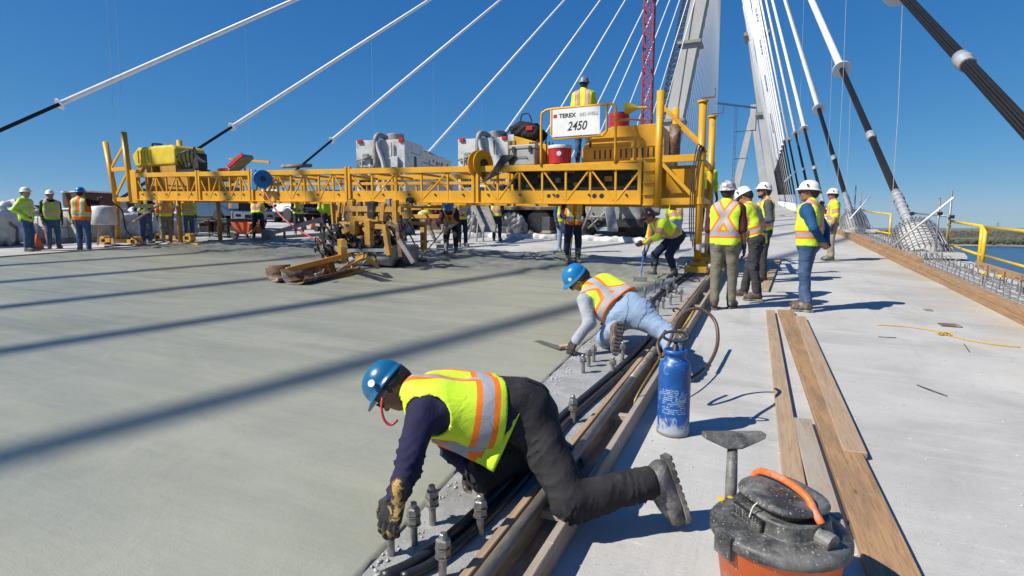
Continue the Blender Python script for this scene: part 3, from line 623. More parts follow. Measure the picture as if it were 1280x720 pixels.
# scaffold pipes round the anchors
sc = thing('pipe_scaffold', 'grey pipe scaffold frame beside the caged anchor', 'scaffold', P(4.2, 17.3))
for (px, py) in ((1175, 247), (1190, 238)):
    e = PX(px, py, 4.2 + (.15 if px > 1180 else -.25)); M().tube([e, A3(e[0], e[1], dz(e[0], e[1]))], .026, 8).build('standard', K['galv'], sc, smooth=True)
M().tube([PX(1138, 266, 3.7), PX(1190, 271, 4.35)], .022, 8).build('ledger', K['galv'], sc, smooth=True)
M().tube([PX(1172, 302, 3.95), PX(1192, 309, 4.35)], .022, 8).build('ledger', K['galv'], sc, smooth=True)
for px, py, x in ((1175, 267, 3.95), (1190, 271, 4.35), (1140, 267, 3.7)): M().box(PX(px, py, x), (.09, .1, .09)).build('coupler', K['dark'], sc)
for a, b_, lab in (((1114, 309, 3.05), (1192, 247, 3.9), 'white pipe leaning across the caged anchor'), ((1062, 274, 3.0), (1088, 245, 3.9), 'white pipe leaning beside the man scratching his chin')):
    tag(M().tube([PX(*a), PX(*b_)], .024, 10).build('scaffold_pipe', K['sheath'], None, smooth=True), lab, 'pipe')
sc = thing('pipe_scaffold', 'grey pipe scaffold posts by the farther anchor block', 'scaffold', P(3.9, 26))
for (px, py) in ((1070, 232), (1077, 238), (1058, 245)):
    e = PX(px, py, 4.2); M().tube([e, A3(e[0], e[1], dz(e[0], e[1]))], .028, 8).build('standard', K['galv'], sc, smooth=True)
M().tube([PX(1055, 262, 4.2), PX(1080, 262, 4.2)], .024, 8).build('ledger', K['galv'], sc, smooth=True)
# ------------------------------------------------------------------ people: distance fields turned into one skin
def smin(a, b, k):
    h = np.clip(.5 + .5 * (b - a) / k, 0, 1); return b + (a - b) * h - k * h * (1 - h)
def field(caps, res, k=.03, pad=.05, mod=None):
    pts = np.array([c[0] for c in caps] + [c[1] for c in caps]); rm = max(max(c[2], c[3]) for c in caps)
    lo = pts.min(0) - rm - pad; hi = pts.max(0) + rm + pad; n = np.ceil((hi - lo) / res).astype(int) + 2
    ax = [(lo[i] + res * np.arange(n[i])).astype(np.float32) for i in range(3)]
    d = np.full(n, .25, np.float32)
    for c in caps:
        a, b, ra, rb = c[:4]; kk = c[4] if len(c) > 4 else k
        a = np.asarray(a, float); b = np.asarray(b, float); mg = max(ra, rb) + kk + 2.5 * res
        i0 = np.maximum(((np.minimum(a, b) - mg - lo) / res).astype(int), 0); i1 = np.minimum(((np.maximum(a, b) + mg - lo) / res).astype(int) + 2, n)
        s = tuple(slice(i0[i], i1[i]) for i in range(3)); X = [ax[i][s[i]] for i in range(3)]
        px = X[0][:, None, None] - a[0]; py = X[1][None, :, None] - a[1]; pz = X[2][None, None, :] - a[2]; ab = b - a; L2 = ab @ ab + 1e-9
        t = np.clip((px * ab[0] + py * ab[1] + pz * ab[2]) / L2, 0, 1)
        dd = np.sqrt((px - t * ab[0]) ** 2 + (py - t * ab[1]) ** 2 + (pz - t * ab[2]) ** 2) - (ra + (rb - ra) * t)
        d[s] = smin(d[s], dd, kk)
    if mod is not None:
        Xg = np.stack(np.meshgrid(*ax, indexing='ij'), -1); d = mod(Xg, d).astype(np.float32)
    d[0] = d[-1] = .1; d[:, 0] = d[:, -1] = .1; d[:, :, 0] = d[:, :, -1] = .1
    return nets(d, lo, res)
def nets(d, o, h):
    s = d < 0; nx, ny, nz = d.shape; sh = (nx - 1, ny - 1, nz - 1)
    any_ = np.zeros(sh, bool); all_ = np.ones(sh, bool)
    cs = [(i, j, k) for i in (0, 1) for j in (0, 1) for k in (0, 1)]
    for i, j, k in cs:
        q = s[i:nx - 1 + i, j:ny - 1 + j, k:nz - 1 + k]; any_ |= q; all_ &= q
    act = any_ & ~all_; ijk = np.argwhere(act); idx = np.full(sh, -1, np.int64); idx[act] = np.arange(len(ijk))
    val = np.stack([d[ijk[:, 0] + i, ijk[:, 1] + j, ijk[:, 2] + k] for i, j, k in cs], 1); acc = np.zeros((len(ijk), 3)); cnt = np.zeros(len(ijk)); C = np.array(cs, float)
    for a in range(8):
        for b in range(a + 1, 8):
            if abs(C[a] - C[b]).sum() == 1:
                m = (val[:, a] < 0) != (val[:, b] < 0); t = val[m, a] / (val[m, a] - val[m, b]); acc[m] += C[a] + t[:, None] * (C[b] - C[a]); cnt[m] += 1
    V = o + h * (ijk + acc / cnt[:, None]); F = []
    for axis in range(3):
        u, v = (axis + 1) % 3, (axis + 2) % 3
        a = [slice(1, -1)] * 3; b = [slice(1, -1)] * 3; a[axis] = slice(0, -1); b[axis] = slice(1, None)
        A, B = s[tuple(a)], s[tuple(b)]; e = np.argwhere(A != B)
        if not len(e): continue
        fl = A[tuple(e.T)]; base = e.copy(); base[:, u] += 1; base[:, v] += 1; q = []
        for du, dv in ((-1, -1), (0, -1), (0, 0), (-1, 0)):
            c = base.copy(); c[:, u] += du; c[:, v] += dv; q.append(idx[tuple(c.T)])
        q = np.stack(q, 1); q[~fl] = q[~fl][:, ::-1]; F.append(q)
    return V, np.concatenate(F)
def folds(X, amp, f=26., seed=0.):
    x, y, z = X[..., 0], X[..., 1], X[..., 2]
    w = np.sin(x * 9 + seed) + np.sin(y * 11 + 1.7 * seed) + np.sin(z * 8 + seed * .6)
    return amp * (np.sin(x * f * .7 + y * f * .5 + z * f * .6 + 1.8 * w) + .6 * np.sin(-x * f * .9 + y * f * .8 + z * f * 1.3 + 2.3 * w + seed) + .5 * np.sin(x * f * 1.6 - z * f * 1.9 + y * f + 1.2 * w))
def creases(X, js, amp, seed=0.):
    out = 0
    for pt, ax, rad in js:
        v = X - pt; r2_ = (v ** 2).sum(-1); s_ = v @ ax; a_, b_ = v[..., 0] + v[..., 1] * .6, v[..., 2] - v[..., 1] * .7
        ph = s_ * 58 + 2.4 * np.sin(a_ * 17 + seed) + 2.0 * np.sin(b_ * 14 + seed * 2) + np.sin(a_ * 41 - b_ * 37); out = out + amp * (.55 + .6 * np.sin(a_ * 10 + b_ * 13 + seed)) * np.exp(-r2_ / rad ** 2) * ((1 - np.abs(np.sin(ph))) ** 2.5 - .25)
    return out
def unit(v): v = np.asarray(v, float); return v / (np.linalg.norm(v) + 1e-9)

def cloth(name, c, c2=None, rough=.85, weave=400, bmp=.25, crease=.3, dirt=None, dlo=.55):
    m, t, b = newmat(name); v = coords(t); c2 = c2 or tuple(x * .7 for x in c)
    col = ramp(t, noise(t, v, 7, 6, .65), [(.33, c2), (.65, c)])
    if dirt: col = mix(t, ramp(t, noise(t, v, 5, 7, .7), [(dlo, (0, 0, 0)), (dlo + .2, (.8, .8, .8))]), col, dirt)
    t.links.new(col, b.inputs['Base Color']); b.inputs['Roughness'].default_value = rough; b.inputs['Specular IOR Level'].default_value = .25
    bump(t, b, noise(t, v, 16, 5, .6, 1.2), crease, .02); bump(t, b, noise(t, v, weave, 2, .5), bmp, .002)
    return m
def hivis(name, base, band, edge, w=(.027, .056)):
    m, t, b = newmat(name); at = N(t, 'ShaderNodeAttribute', attribute_name='sd')
    mr = N(t, 'ShaderNodeMapRange', i_1=0., i_2=.1); t.links.new(at.outputs['Fac'], mr.inputs[0])
    v = coords(t); n = noise(t, v, 6, 6, .6); bc = ramp(t, n, [(.3, tuple(x * .78 for x in base)), (.65, base)])
    isb = ramp(t, mr.outputs[0], [(0, (1, 1, 1)), (w[0] * 10, (0, 0, 0))], 'CONSTANT'); ise = ramp(t, mr.outputs[0], [(0, (1, 1, 1)), (w[1] * 10, (0, 0, 0))], 'CONSTANT')
    col = mix(t, ise, bc, edge); col = mix(t, isb, col, band)
    col = mix(t, ramp(t, noise(t, v, 4, 8, .7), [(.60, (0, 0, 0)), (.85, (.5, .5, .5))]), col, (.22, .20, .13))
    t.links.new(col, b.inputs['Base Color']); b.inputs['Roughness'].default_value = .6; b.inputs['Specular IOR Level'].default_value = .3
    bump(t, b, noise(t, v, 9, 4, .55, 1.6), .3, .02); bump(t, b, noise(t, v, 500, 2, .5), .2, .002)
    return m
LIME, ORG, SIL = (.64, .88, .04), (.92, .20, .018), (.36, .37, .39)
K['v_lime'] = hivis('lime_vest', LIME, SIL, ORG); K['v_lime2'] = hivis('lime_silver_jacket', (.50, .78, .03), (.45, .47, .48), (.50, .78, .03))
K['v_org'] = hivis('orange_vest', (.88, .15, .02), (.42, .43, .44), (.62, .74, .05)); K['v_green'] = hivis('green_vest', (.30, .72, .06), (.40, .40, .40), (.80, .30, .06))
K['j_lime'] = hivis('lime_jacket', LIME, SIL, ORG)
K['v_dark'] = hivis('dark_jacket_with_bands', (.03, .032, .04), (.45, .46, .44), (.55, .62, .05))
K['navy'] = cloth('navy_cotton', (.022, .020, .058), (.015, .014, .040)); K['grey_knit'] = cloth('grey_sweatshirt', (.36, .38, .41), (.28, .30, .33))
K['black_cloth'] = cloth('black_work_trousers', (.028, .027, .030), (.016, .015, .018), dirt=(.075, .072, .07), dlo=.56, crease=.35)
K['jeans'] = cloth('blue_jeans', (.055, .105, .20), (.035, .07, .14), dirt=(.14, .18, .25), dlo=.52); K['jeans_l'] = cloth('light_jeans', (.27, .36, .49), (.20, .28, .40), dirt=(.36, .43, .52), dlo=.55)
K['jeans_d'] = cloth('dark_jeans', (.018, .03, .062), (.012, .02, .042)); K['olive'] = cloth('olive_trousers', (.19, .175, .13), (.14, .13, .095), dirt=(.26, .245, .2), dlo=.58)
K['khaki'] = cloth('khaki_trousers', (.34, .28, .205), (.26, .215, .155)); K['charcoal'] = cloth('charcoal_trousers', (.05, .048, .054), (.033, .032, .037))
K['maroon'] = cloth('maroon_cotton', (.10, .022, .03), (.07, .016, .022)); K['blue_shirt'] = cloth('blue_work_shirt', (.018, .085, .20), (.013, .062, .15))
K['black_knit'] = cloth('black_hoodie', (.016, .016, .018)); K['lime_tee'] = cloth('lime_shirt', (.50, .76, .03), (.42, .66, .025))
K['dkgrey'] = cloth('dark_grey_cloth', (.09, .09, .10))
K['boot'] = pm('brown_leather', (.085, .052, .034), (.05, .032, .022), 9, .65, 0, .35, 60, dirt=(.28, .25, .2), dscale=7, dlo=.52, dhi=.68)
K['bootg'] = pm('grey_dusty_boot', (.10, .095, .088), (.06, .058, .055), 9, .7, 0, .4, 70, dirt=(.30, .29, .27), dscale=6, dlo=.46, dhi=.62)
K['boott'] = pm('tan_boot', (.20, .095, .045), (.13, .06, .03), 9, .65, 0, .35, 60, dirt=(.30, .25, .19), dscale=7, dlo=.5, dhi=.66)
K['sole'] = pm('boot_sole', (.14, .13, .115), (.08, .075, .068), 12, .85, 0, .4, 80, dirt=(.34, .32, .28), dscale=7, dlo=.48, dhi=.62)
K['rubberboot'] = pm('muddy_rubber_boot', (.13, .125, .11), (.06, .058, .052), 6, .55, 0, .2, 40, dirt=(.28, .275, .24), dscale=5, dlo=.45, dhi=.6)
K['glove'] = pm('black_yellow_glove', (.024, .023, .024), (.014, .014, .014), 10, .7, 0, .4, 120, dirt=(.42, .25, .07), dscale=17, dlo=.54, dhi=.57)
K['gloveb'] = pm('black_glove', (.03, .028, .027), (.018, .017, .017), 10, .75, 0, .3, 120, dirt=(.16, .15, .13), dscale=9, dlo=.55, dhi=.7)
K['glovew'] = pm('pale_glove', (.55, .54, .50), (.38, .37, .34), 10, .8, 0, .3, 120)
def skinm(n, c):
    m = pm(n, c, tuple(x * .8 for x in c), 14, .5, 0, .12, 160); b = [x for x in m.node_tree.nodes if x.type == 'BSDF_PRINCIPLED'][0]; b.inputs['Subsurface Weight'].default_value = .12; b.inputs['Subsurface Radius'].default_value = (.01, .004, .002); return m
K['skin'] = skinm('skin_light', (.46, .24, .165)); K['skin_t'] = skinm('skin_tan', (.34, .165, .10)); K['skin_d'] = skinm('skin_brown', (.21, .10, .06))
K['hair'] = pm('dark_hair', (.022, .016, .012), None, 40, .6, 0, .6, 150, stretch=(1, 1, .3)); K['hair_g'] = pm('grey_hair', (.16, .14, .125), None, 40, .6, 0, .6, 150)
K['hatb'] = pm('blue_hard_hat', (.012, .20, .46), (.010, .16, .39), 5, .32, 0, .03, 40, dirt=(.25, .33, .4), dscale=8, dlo=.62, dhi=.8)
K['hatt'] = pm('teal_blue_hard_hat', (.008, .12, .26), (.006, .095, .21), 5, .3, 0, .03, 40, dirt=(.12, .2, .27), dscale=8, dlo=.6, dhi=.8)
K['hatw'] = pm('white_hard_hat', (.78, .78, .76), (.70, .70, .68), 5, .32, 0, .03, 40)
K['hatg'] = pm('marbled_hard_hat', (.64, .63, .61), (.06, .06, .065), 16, .35, 0, .03, 40); K['hatd'] = pm('patterned_blue_hard_hat', (.03, .10, .20), (.30, .33, .36), 22, .35, 0, .03, 40)
K['hatm'] = pm('maroon_hard_hat', (.10, .028, .02), None, 6, .4, 0, .03, 40); K['visor'] = pm('dark_lens', (.015, .016, .02), None, 5, .1, 0, 0)
K['teal'] = pm('teal_frame', (.02, .28, .34), None, 5, .3, 0, 0)

def torso(J, g=0.):
    u = unit(J['chest'] - J['pel']); lat = unit(J['sr'] - J['sl']); w = J.get('bulk', 1.); lh = unit(J['hr'] - J['hl']); lm = unit(lat + lh)
    hp, ch = J['pel'], J['chest']; c = []
    mid = (hp + ch) / 2 + J.get('sag', A3(0, 0, 0))
    for s in (-1, 1):
        c += [(hp + lh * s * .065 * w, mid + lm * s * .075 * w, .112 * w + g, .112 * w + g, .06), (mid + lm * s * .075 * w, ch + lat * s * .095 * w, .112 * w + g, .118 + g, .06)]
    c += [(J['sl'] * .82 + J['sr'] * .18 - u * .02, J['sr'] * .82 + J['sl'] * .18 - u * .02, .074 + g, .074 + g, .06), (ch, J['neck'], .09 + g, .065 + g, .05)]
    return c
def arms(J, g=0., upto=1.):
    c = []
    for s in 'lr':
        a, e, w = J['s' + s], J['e' + s], J['w' + s]; c += [(a, e, .066 + g, .050 + g, .04)]
        if upto > .55: c += [(e, e + (w - e) * min(1, (upto - .5) * 2), .050 + g, .039 + g, .03)]
    return c
def legs(J, g=0., f=1.):
    g = g + (J.get('lg', 0) if g > 0 else 0)
    c = [(J['pel'] + (J['hr'] - J['hl']) * s, J['pel'] + (J['hr'] - J['hl']) * s + unit(J['chest'] - J['pel']) * .1, .118 * J.get('bulk', 1) + g, .115 * J.get('bulk', 1) + g, .06) for s in (-.36, .36)]
    for s in 'lr':
        h, k, a = J['h' + s], J['k' + s], J['a' + s]; c += [(h, k, .098 + g, .070 + g, .05), (k, k + (a - k) * f, .068 + g, .053 + g + .006, .03)]
    return c
def headcaps(J):
    hc, f, u = J['head'], unit(J['hf']), None; r = unit(np.cross(f, J.get('hu', A3(0, 0, 1)))); u = np.cross(r, f); hk = J.get('hk', 1.)
    q = lambda x, y, z: hc + (r * x + f * y + u * z) * hk
    c = [(q(0, -.035, .03), q(0, .03, .03), .078, .076, .03), (q(0, -.02, .0), q(0, .035, -.02), .07, .062, .03), (q(0, .03, -.05), q(0, .058, -.082), .048, .034, .03), (q(-.03, .03, -.07), q(.03, .03, -.07), .03, .03, .03),
         (q(0, .098, .0), q(0, .116, -.034), .009, .014, .012), (q(-.035, .088, .024), q(.035, .088, .024), .013, .013, .012), (q(-.02, .083, -.062), q(.02, .083, -.062), .011, .011, .01)]
    for s in (-1, 1): c += [(q(s * .079, -.005, .015), q(s * .077, -.008, -.025), .015, .010, .01), (q(s * .036, .07, -.02), q(s * .036, .066, -.03), .026, .024, .02)]
    c = [(a_, b_, ra * hk, rb * hk, k_) for a_, b_, ra, rb, k_ in c]
    c += [(q(0, -.03, -.05), J['neck'], .054, .058, .03)]
    return c, q, r, f, u
def handcaps(w, d, nrm, side, curl=.5, sc=1., g=0.):
    d = unit(d); nrm = unit(nrm - d * (nrm @ d)); lat = np.cross(d, nrm) * side; c = []
    for i, (o, L) in enumerate(((.031, .9), (.0105, 1.), (-.0105, .94), (-.030, .74))):
        kb = w + (d * (.088 - .004 * abs(i - 1)) + lat * o) * sc; c.append((w + (d * .012 + lat * o * .6) * sc, kb, (.0155 + g) * sc, (.0125 + g) * sc, .012))
        p, a = kb, curl * .55
        for sl in (.044, .028, .022):
            dr = d * math.cos(a) + nrm * math.sin(a); p2 = p + dr * sl * L * sc; c.append((p, p2, (.0098 + g) * sc, (.0085 + g) * sc, .004)); p = p2; a += curl * .85
    b = w + (d * .028 + lat * .026) * sc; b1 = b + (lat * .026 + d * .026 + nrm * .014 * curl * 2) * sc; b2 = b1 + (d * .03 + lat * .004 + nrm * .022 * curl) * sc; b3 = b2 + (d * .022 - lat * .006 * curl + nrm * .012 * curl) * sc
    c += [(b, b1, (.016 + g) * sc, (.0125 + g) * sc, .01), (b1, b2, (.012 + g) * sc, (.0105 + g) * sc, .004), (b2, b3, (.0105 + g) * sc, (.009 + g) * sc, .004)]
    return c
def hat_mesh(q, r, f, u, style, hk=1.):
    V = []; F = []; n = 28; rings = 9; o = q(0, -.004, .048)
    tl = unit(f * math.cos(.0) + u * .10); up = np.cross(r, tl)
    prof = []
    for i in range(rings + 1):
        ph = math.pi / 2 * i / rings; prof.append((math.cos(ph) ** .82, math.sin(ph)))
    def ring(rad, z, ext=0., peak=0., drop=0.):
        for j in range(n):
            a = 2 * math.pi * j / n; ca, sa = math.cos(a), math.sin(a); e = ext + peak * max(0, sa) ** 3
            rg = 1 + .03 * (math.exp(-((abs(ca) - .28) / .1) ** 2)) * (1 if 0 < z < .11 else 0) * max(0, rad) ** .5
            V.append(o + hk * (r * (.106 * rad + e) * ca * rg + tl * (.127 * rad + e) * sa * rg + up * (z - drop * max(0, sa) ** 2)))
    ext, peak = (.030, .016) if style == 'full' else (.006, .045)
    ring(1, -.012, ext, peak, .012); ring(1, -.006, ext, peak, .012); ring(1., .002, .004, .003)
    for rad, z in prof[:-1]: ring(rad, .004 + z * .118)
    ring(.05, .122)
    k = len(V) // n
    for i in range(k - 1):
        for j in range(n): F.append((i * n + j, i * n + (j + 1) % n, (i + 1) * n + (j + 1) % n, (i + 1) * n + j))
    F.append(tuple((k - 1) * n + j for j in range(n)))
    nb = len(V); ring(.93, -.008); ring(.86, .05); ring(.5, .095)
    for i in range(2):
        for j in range(n): F.append((nb + i * n + (j + 1) % n, nb + i * n + j, nb + (i + 1) * n + j, nb + (i + 1) * n + (j + 1) % n))
    F.append(tuple(nb + 2 * n + j for j in range(n - 1, -1, -1)))
    for j in range(n): F.append((j, nb + j, nb + (j + 1) % n, (j + 1) % n))
    return V, F
def stripe_attr(J, style):
    u = unit(J['chest'] - J['pel']); lat = unit(J['sr'] - J['sl']); fr = unit(np.cross(u, lat)); H_ = np.linalg.norm(J['chest'] - J['pel'])
    def fn(V):
        p = V - J['pel']; v = p @ u; s = p @ lat; f = p @ fr
        bd = J.get('band', .30); d = np.abs(v - bd * H_)
        ab = v > bd * H_
        if style == 'x': bk = np.minimum(np.abs(s * .8 - (v - .85 * H_) * .48), np.abs(s * .8 + (v - .85 * H_) * .48))
        else: bk = np.abs(np.abs(s) - .105)
        fv = np.abs(np.abs(s) - .105); ver = np.where(f < 0, bk, fv); d = np.where(ab, np.minimum(d, ver), d)
        if style == 'two': d = np.minimum(d, np.abs(v - .72 * H_))
        if style == 'none': d = np.full(len(V), .1)
        return d
    return fn
def sleeve_attr(J, fn):
    def g(V):
        d = fn(V)
        for s in 'lr':
            a, e, w = J['s' + s], J['e' + s], J['w' + s]
            dist = []
            for p, q in ((a, e), (e, w)):
                ab = q - p; t = np.clip(((V - p) @ ab) / (ab @ ab), 0, 1); dist.append((np.linalg.norm(V - p - t[:, None] * ab, axis=1), np.abs(t * np.linalg.norm(ab) - .62 * np.linalg.norm(ab))))
            lat = (V - (J['sl'] + J['sr']) / 2) @ unit(J['sr'] - J['sl']); out = (np.abs(lat) > .19)
            near = np.where(dist[0][0] < dist[1][0], dist[0][1], dist[1][1]); m = out & (np.minimum(dist[0][0], dist[1][0]) < .10)
            d = np.where(m, near, d)
        return d
    return g
def patch(V, F, c, n, u, v, hu, hv, off):        # a sewn-on piece lifted from the cloth surface
    A_, B_, C_ = V[F[:, 0]], V[F[:, 1]], V[F[:, 2]]; fn = np.cross(B_ - A_, C_ - A_); fn /= np.linalg.norm(fn, axis=1)[:, None] + 1e-12; ce = V[F].mean(1) - c
    ok = (fn @ n > .25) & (np.abs(ce @ u) < hu) & (np.abs(ce @ v) < hv) & (np.abs(ce @ n) < .12); f = F[ok]
    if len(f) < 8: return None
    vn = np.zeros_like(V)
    for k in range(4): np.add.at(vn, F[:, k], fn)
    vn /= np.linalg.norm(vn, axis=1)[:, None] + 1e-12; ids, inv = np.unique(f, return_inverse=True); return V[ids] + vn[ids] * off, inv.reshape(f.shape)
def person(label, J, o, res, base, cat='person', group=None):
    t_ = thing('person', label, cat, base, group); seed = o.get('seed', rnd.uniform(0, 9)); big = res > .018
    hc, q, r, f, u = headcaps(J); us = unit(J['chest'] - J['pel'])
    body = torso(J, -.02) + arms(J, -.008) + legs(J, -.016) + hc
    bare = o.get('gloves') is None
    V, F = field(body, max(res, .0095) if not big else res * .82, .025); link('body', V, F, K[o.get('skin', 'skin')], t_, smooth=True)
    fa = (.0075 if res < .011 else .0055) if not big else .007
    # trousers
    cj = [(J[k], unit(J['h' + k[1]] - J['a' + k[1]]), .15) for k in ('kl', 'kr')] + [((J['h' + s] * .8 + J['k' + s] * .2), unit(J['h' + s] - J['k' + s] + us * .1), .16) for s in 'lr'] + [(J['a' + s] * .75 + J['k' + s] * .25, unit(J['k' + s] - J['a' + s]), .12) for s in 'lr']
    ej = [(J['e' + s], unit(J['s' + s] - J['w' + s]), .13) for s in 'lr'] + [(J['w' + s] * .8 + J['e' + s] * .2, unit(J['e' + s] - J['w' + s]), .09) for s in 'lr'] + [((J['s' + s] + J['chest']) / 2, unit(J['s' + s] - J['chest']), .11) for s in 'lr']
    V, F = field(legs(J, .004, o.get('leglen', .93)), res, .05, mod=lambda X, d: d + folds(X, fa * .6, 20, seed) - (0 if big else creases(X, cj, .021, seed))); tro = link('trousers', V, F, K[o['pants']], t_, smooth=True)
    if not big:
        hl_ = unit(J['hr'] - J['hl']); bk = -unit(np.cross(us, hl_))
        for s in (-1, 1):
            pt = patch(V, F, J['pel'] + hl_ * s * .078 + bk * .1 - us * .04, bk, hl_, us, .058, .068, .0045)
            if pt: link('back_pocket', pt[0], pt[1], K[o['pants']], tro, smooth=True)
    if o.get('belt'):
        Vb, Fb = field([(J['pel'] + us * .085 + s * (J['hr'] - J['hl']) * .36, J['pel'] + us * .1 + s * (J['hr'] - J['hl']) * .36, .128 + J.get('lg', 0), .128 + J.get('lg', 0), .06) for s in (-1, 1)], res, .06, mod=lambda X, d: np.maximum(d, np.abs((X - J['pel']) @ us - .1) - .019)); link('belt', Vb, Fb, K['black_cloth'], t_, smooth=True)
    # top
    sl = o.get('sleeve', 1.); attr = stripe_attr(J, o.get('style', 'x')); at2 = sleeve_attr(J, attr)
    hem = o.get('hem', .02)
    cut = lambda X, d: np.maximum(d + folds(X, fa * .5, 22, seed + 3) - (0 if big else creases(X, ej, .016, seed)), -((X - J['pel']) @ us - hem))
    V, F = field(torso(J, .004 if o.get('vest') else .012) + arms(J, .006 if o.get('vest') else .014, min(sl, .96)), res, .04, mod=cut)
    tm = K[o['top']]; isj = o['top'].startswith(('j_', 'v_'))
    if o.get('hem2') is not None: hem = o['hem2']
    link('jacket' if isj else 'shirt', V, F, tm, t_, smooth=True, attrs={'sd': at2(V) if isj else np.zeros(len(V))})
    if o.get('vest'):
        vh = o.get('vhem', -.03); hole = o.get('hole', .098)
        nf = unit(np.cross(us, unit(J['sr'] - J['sl'])))
        def vcut(X, d):
            d = np.maximum(d + folds(X, fa * .4, 12, seed + 5) - (0 if big else creases(X, [((J['pel'] + J['chest']) / 2, unit(us + nf * .5), .2), (J['chest'], unit(us - nf * .6), .13)], .006, seed)), -((X - J['pel']) @ us - vh))
            for s in 'lr':
                ln = unit(J['s' + s] - J['chest']); c = J['s' + s] + ln * .05 - us * .06; dd = np.sqrt(((X - c) ** 2).sum(-1)) - hole; e = J['e' + s]; ab = e - J['s' + s]
                tt = np.clip(((X - J['s' + s]) @ ab) / (ab @ ab), 0, 1); dd = np.minimum(dd, np.sqrt(((X - J['s' + s] - tt[..., None] * ab) ** 2).sum(-1)) - .078); d = np.maximum(d, -dd)
            c = J['neck'] + nf * .05 + us * .0; d = np.maximum(d, -(np.sqrt(((X - c) ** 2).sum(-1)) - .088)); return d
        V, F = field(torso(J, .024), res, .04, mod=vcut); link('vest', V, F, K[o['vest']], t_, smooth=True, attrs={'sd': attr(V)})
    # boots
    for s in 'lr':
        a = J['a' + s]; td = unit(J.get('t' + s, A3(0, 1, 0))); k = J['k' + s]; sh = unit(k - a); fu = unit(sh - td * (sh @ td)); bl = o.get('bootlen', .13); bs = o.get('bs', 1.)
        sd = np.cross(td, fu); b0 = a - fu * .035
        cps = [(a, a + sh * bl * bs, .050 * bs, (.058 if bl < .2 else .068) * bs, .03), (b0 - td * .035 * bs - fu * .012, b0 + td * .1 * bs - fu * .012, .040 * bs, .042 * bs, .03), (b0 + td * .1 * bs - fu * .012, b0 + td * .165 * bs - fu * .016, .042 * bs, .036 * bs, .03), (a, b0 + td * .1 * bs, .048 * bs, .04, .03)]
        V, F = field(cps, min(res, .016), .03, mod=lambda X, d: np.maximum(d, -((X - b0) @ fu + .052))); bo = link('boot', V, F, K[o.get('boots', 'boot')], t_, smooth=True)
        ol = [(.05 * math.sin(x), .03) for x in ()]
        poly = [(-.085, 0), (-.075, -.034), (-.03, -.042), (.03, -.036), (.1, -.047), (.165, -.042), (.2, -.02), (.208, 0), (.2, .02), (.165, .042), (.1, .047), (.03, .036), (-.03, .042), (-.075, .034)]
        mb = M().prism([(x * bs, y * bs) for x, y in poly], b0 - fu * .068, td, sd * -1, fu, .02)
        if not big:
            for i_ in range(9):
                x = (-.07 + i_ * .031) * bs
                mb.box(b0 - fu * .072 + td * x, (.02, .066, .012), np.stack([td, sd, fu], 1))
        mb.build('sole', K['sole'], bo)
    # hands
    for s, sg in (('l', -1), ('r', 1)):
        w = J['w' + s]; hd = J.get('hd' + s, w - J['e' + s]); hn = J.get('hn' + s, -unit(J['sr'] - J['sl']) * sg + A3(0, 0, -.01)); g = .0025 if not bare else 0
        cps = handcaps(w - unit(hd) * .01, hd, hn, J.get('hs' + s, sg), J.get('cu' + s, .5), J.get('hz', 1.), g) + [(w - unit(hd) * .05, w, .036 if not bare else .03, .03, .01)]
        V, F = field(cps, .0045 if res < .0095 else (.007 if not big else .012), .008); link('glove' if not bare else 'hand', V, F, K[o['gloves'] if not bare else o.get('skin', 'skin')], t_, smooth=True)
    # head gear
    if o.get('hat'):
        V, F = hat_mesh(q, r, f, u, o.get('hstyle', 'full'), J.get('hk', 1.)); ho = link('hard_hat', V, F, K[o['hat']], t_, smooth=True)
        if not big: M().lathe([(.017, 0), (.017, .0015)], c=q(-.118, .02, .10), axis=-r + u * .35, n=14).build('sticker', K['ink' if o['hat'] == 'hatw' else 'hatw'], ho); M().lathe([(.017, 0), (.017, .0015)], c=q(.118, .02, .10), axis=r + u * .35, n=14).build('sticker', K['ink' if o['hat'] == 'hatw' else 'hatw'], ho)
        if not big:
            m_ = M(); m_.tube([q(.088 * math.cos(a), -.012 + .102 * math.sin(a), .022 - .02 * max(0, -math.sin(a))) for a in np.linspace(math.pi, 2 * math.pi, 14)], .010, 6); m_.build('headband', K['dkgrey'], ho, smooth=True)
    V, F = field([(q(0, -.045, .025), q(0, -.02, .045), .084 * J.get('hk', 1), .08 * J.get('hk', 1), .03), (q(0, -.06, -.02), q(0, -.055, .0), .062 * J.get('hk', 1), .07 * J.get('hk', 1), .03)] + [(q(s * .064, .0, .0), q(s * .062, -.01, .03), .022, .026, .02) for s in (-1, 1)], min(res, .014), .03); link('hair', V, F, K[o.get('hair', 'hair')], t_, smooth=True)
    if o.get('beard'):
        V, F = field([(q(0, .035, -.075), q(0, .062, -.09), .052, .036, .03), (q(-.055, .0, -.03), q(-.03, .05, -.08), .026, .03, .02), (q(.055, .0, -.03), q(.03, .05, -.08), .026, .03, .02)], min(res, .012), .02); link('beard', V, F, K[o.get('hair', 'hair')], t_, smooth=True)
    if not big:
        for s in (-1, 1): M().ell(q(s * .032, .088, .004), (.011, .011, .011), 10, 6).build('eye', K['hatw'], t_, smooth=True)
        if o.get('glasses', True):
            m_ = M(); m_.prism([(-.058, -.017), (.058, -.017), (.064, .017), (-.064, .017)], q(0, .108, .004), r, u, f, .004); m_.build('safety_glasses', K['visor'], t_); m_ = M()
            for s in (-1, 1): m_.bar(q(s * .063, .107, .01), q(s * .083, .0, .014), .004, .008)
            m_.build('glasses_temple', K['teal' if o.get('teal') else 'visor'], t_)
    return t_

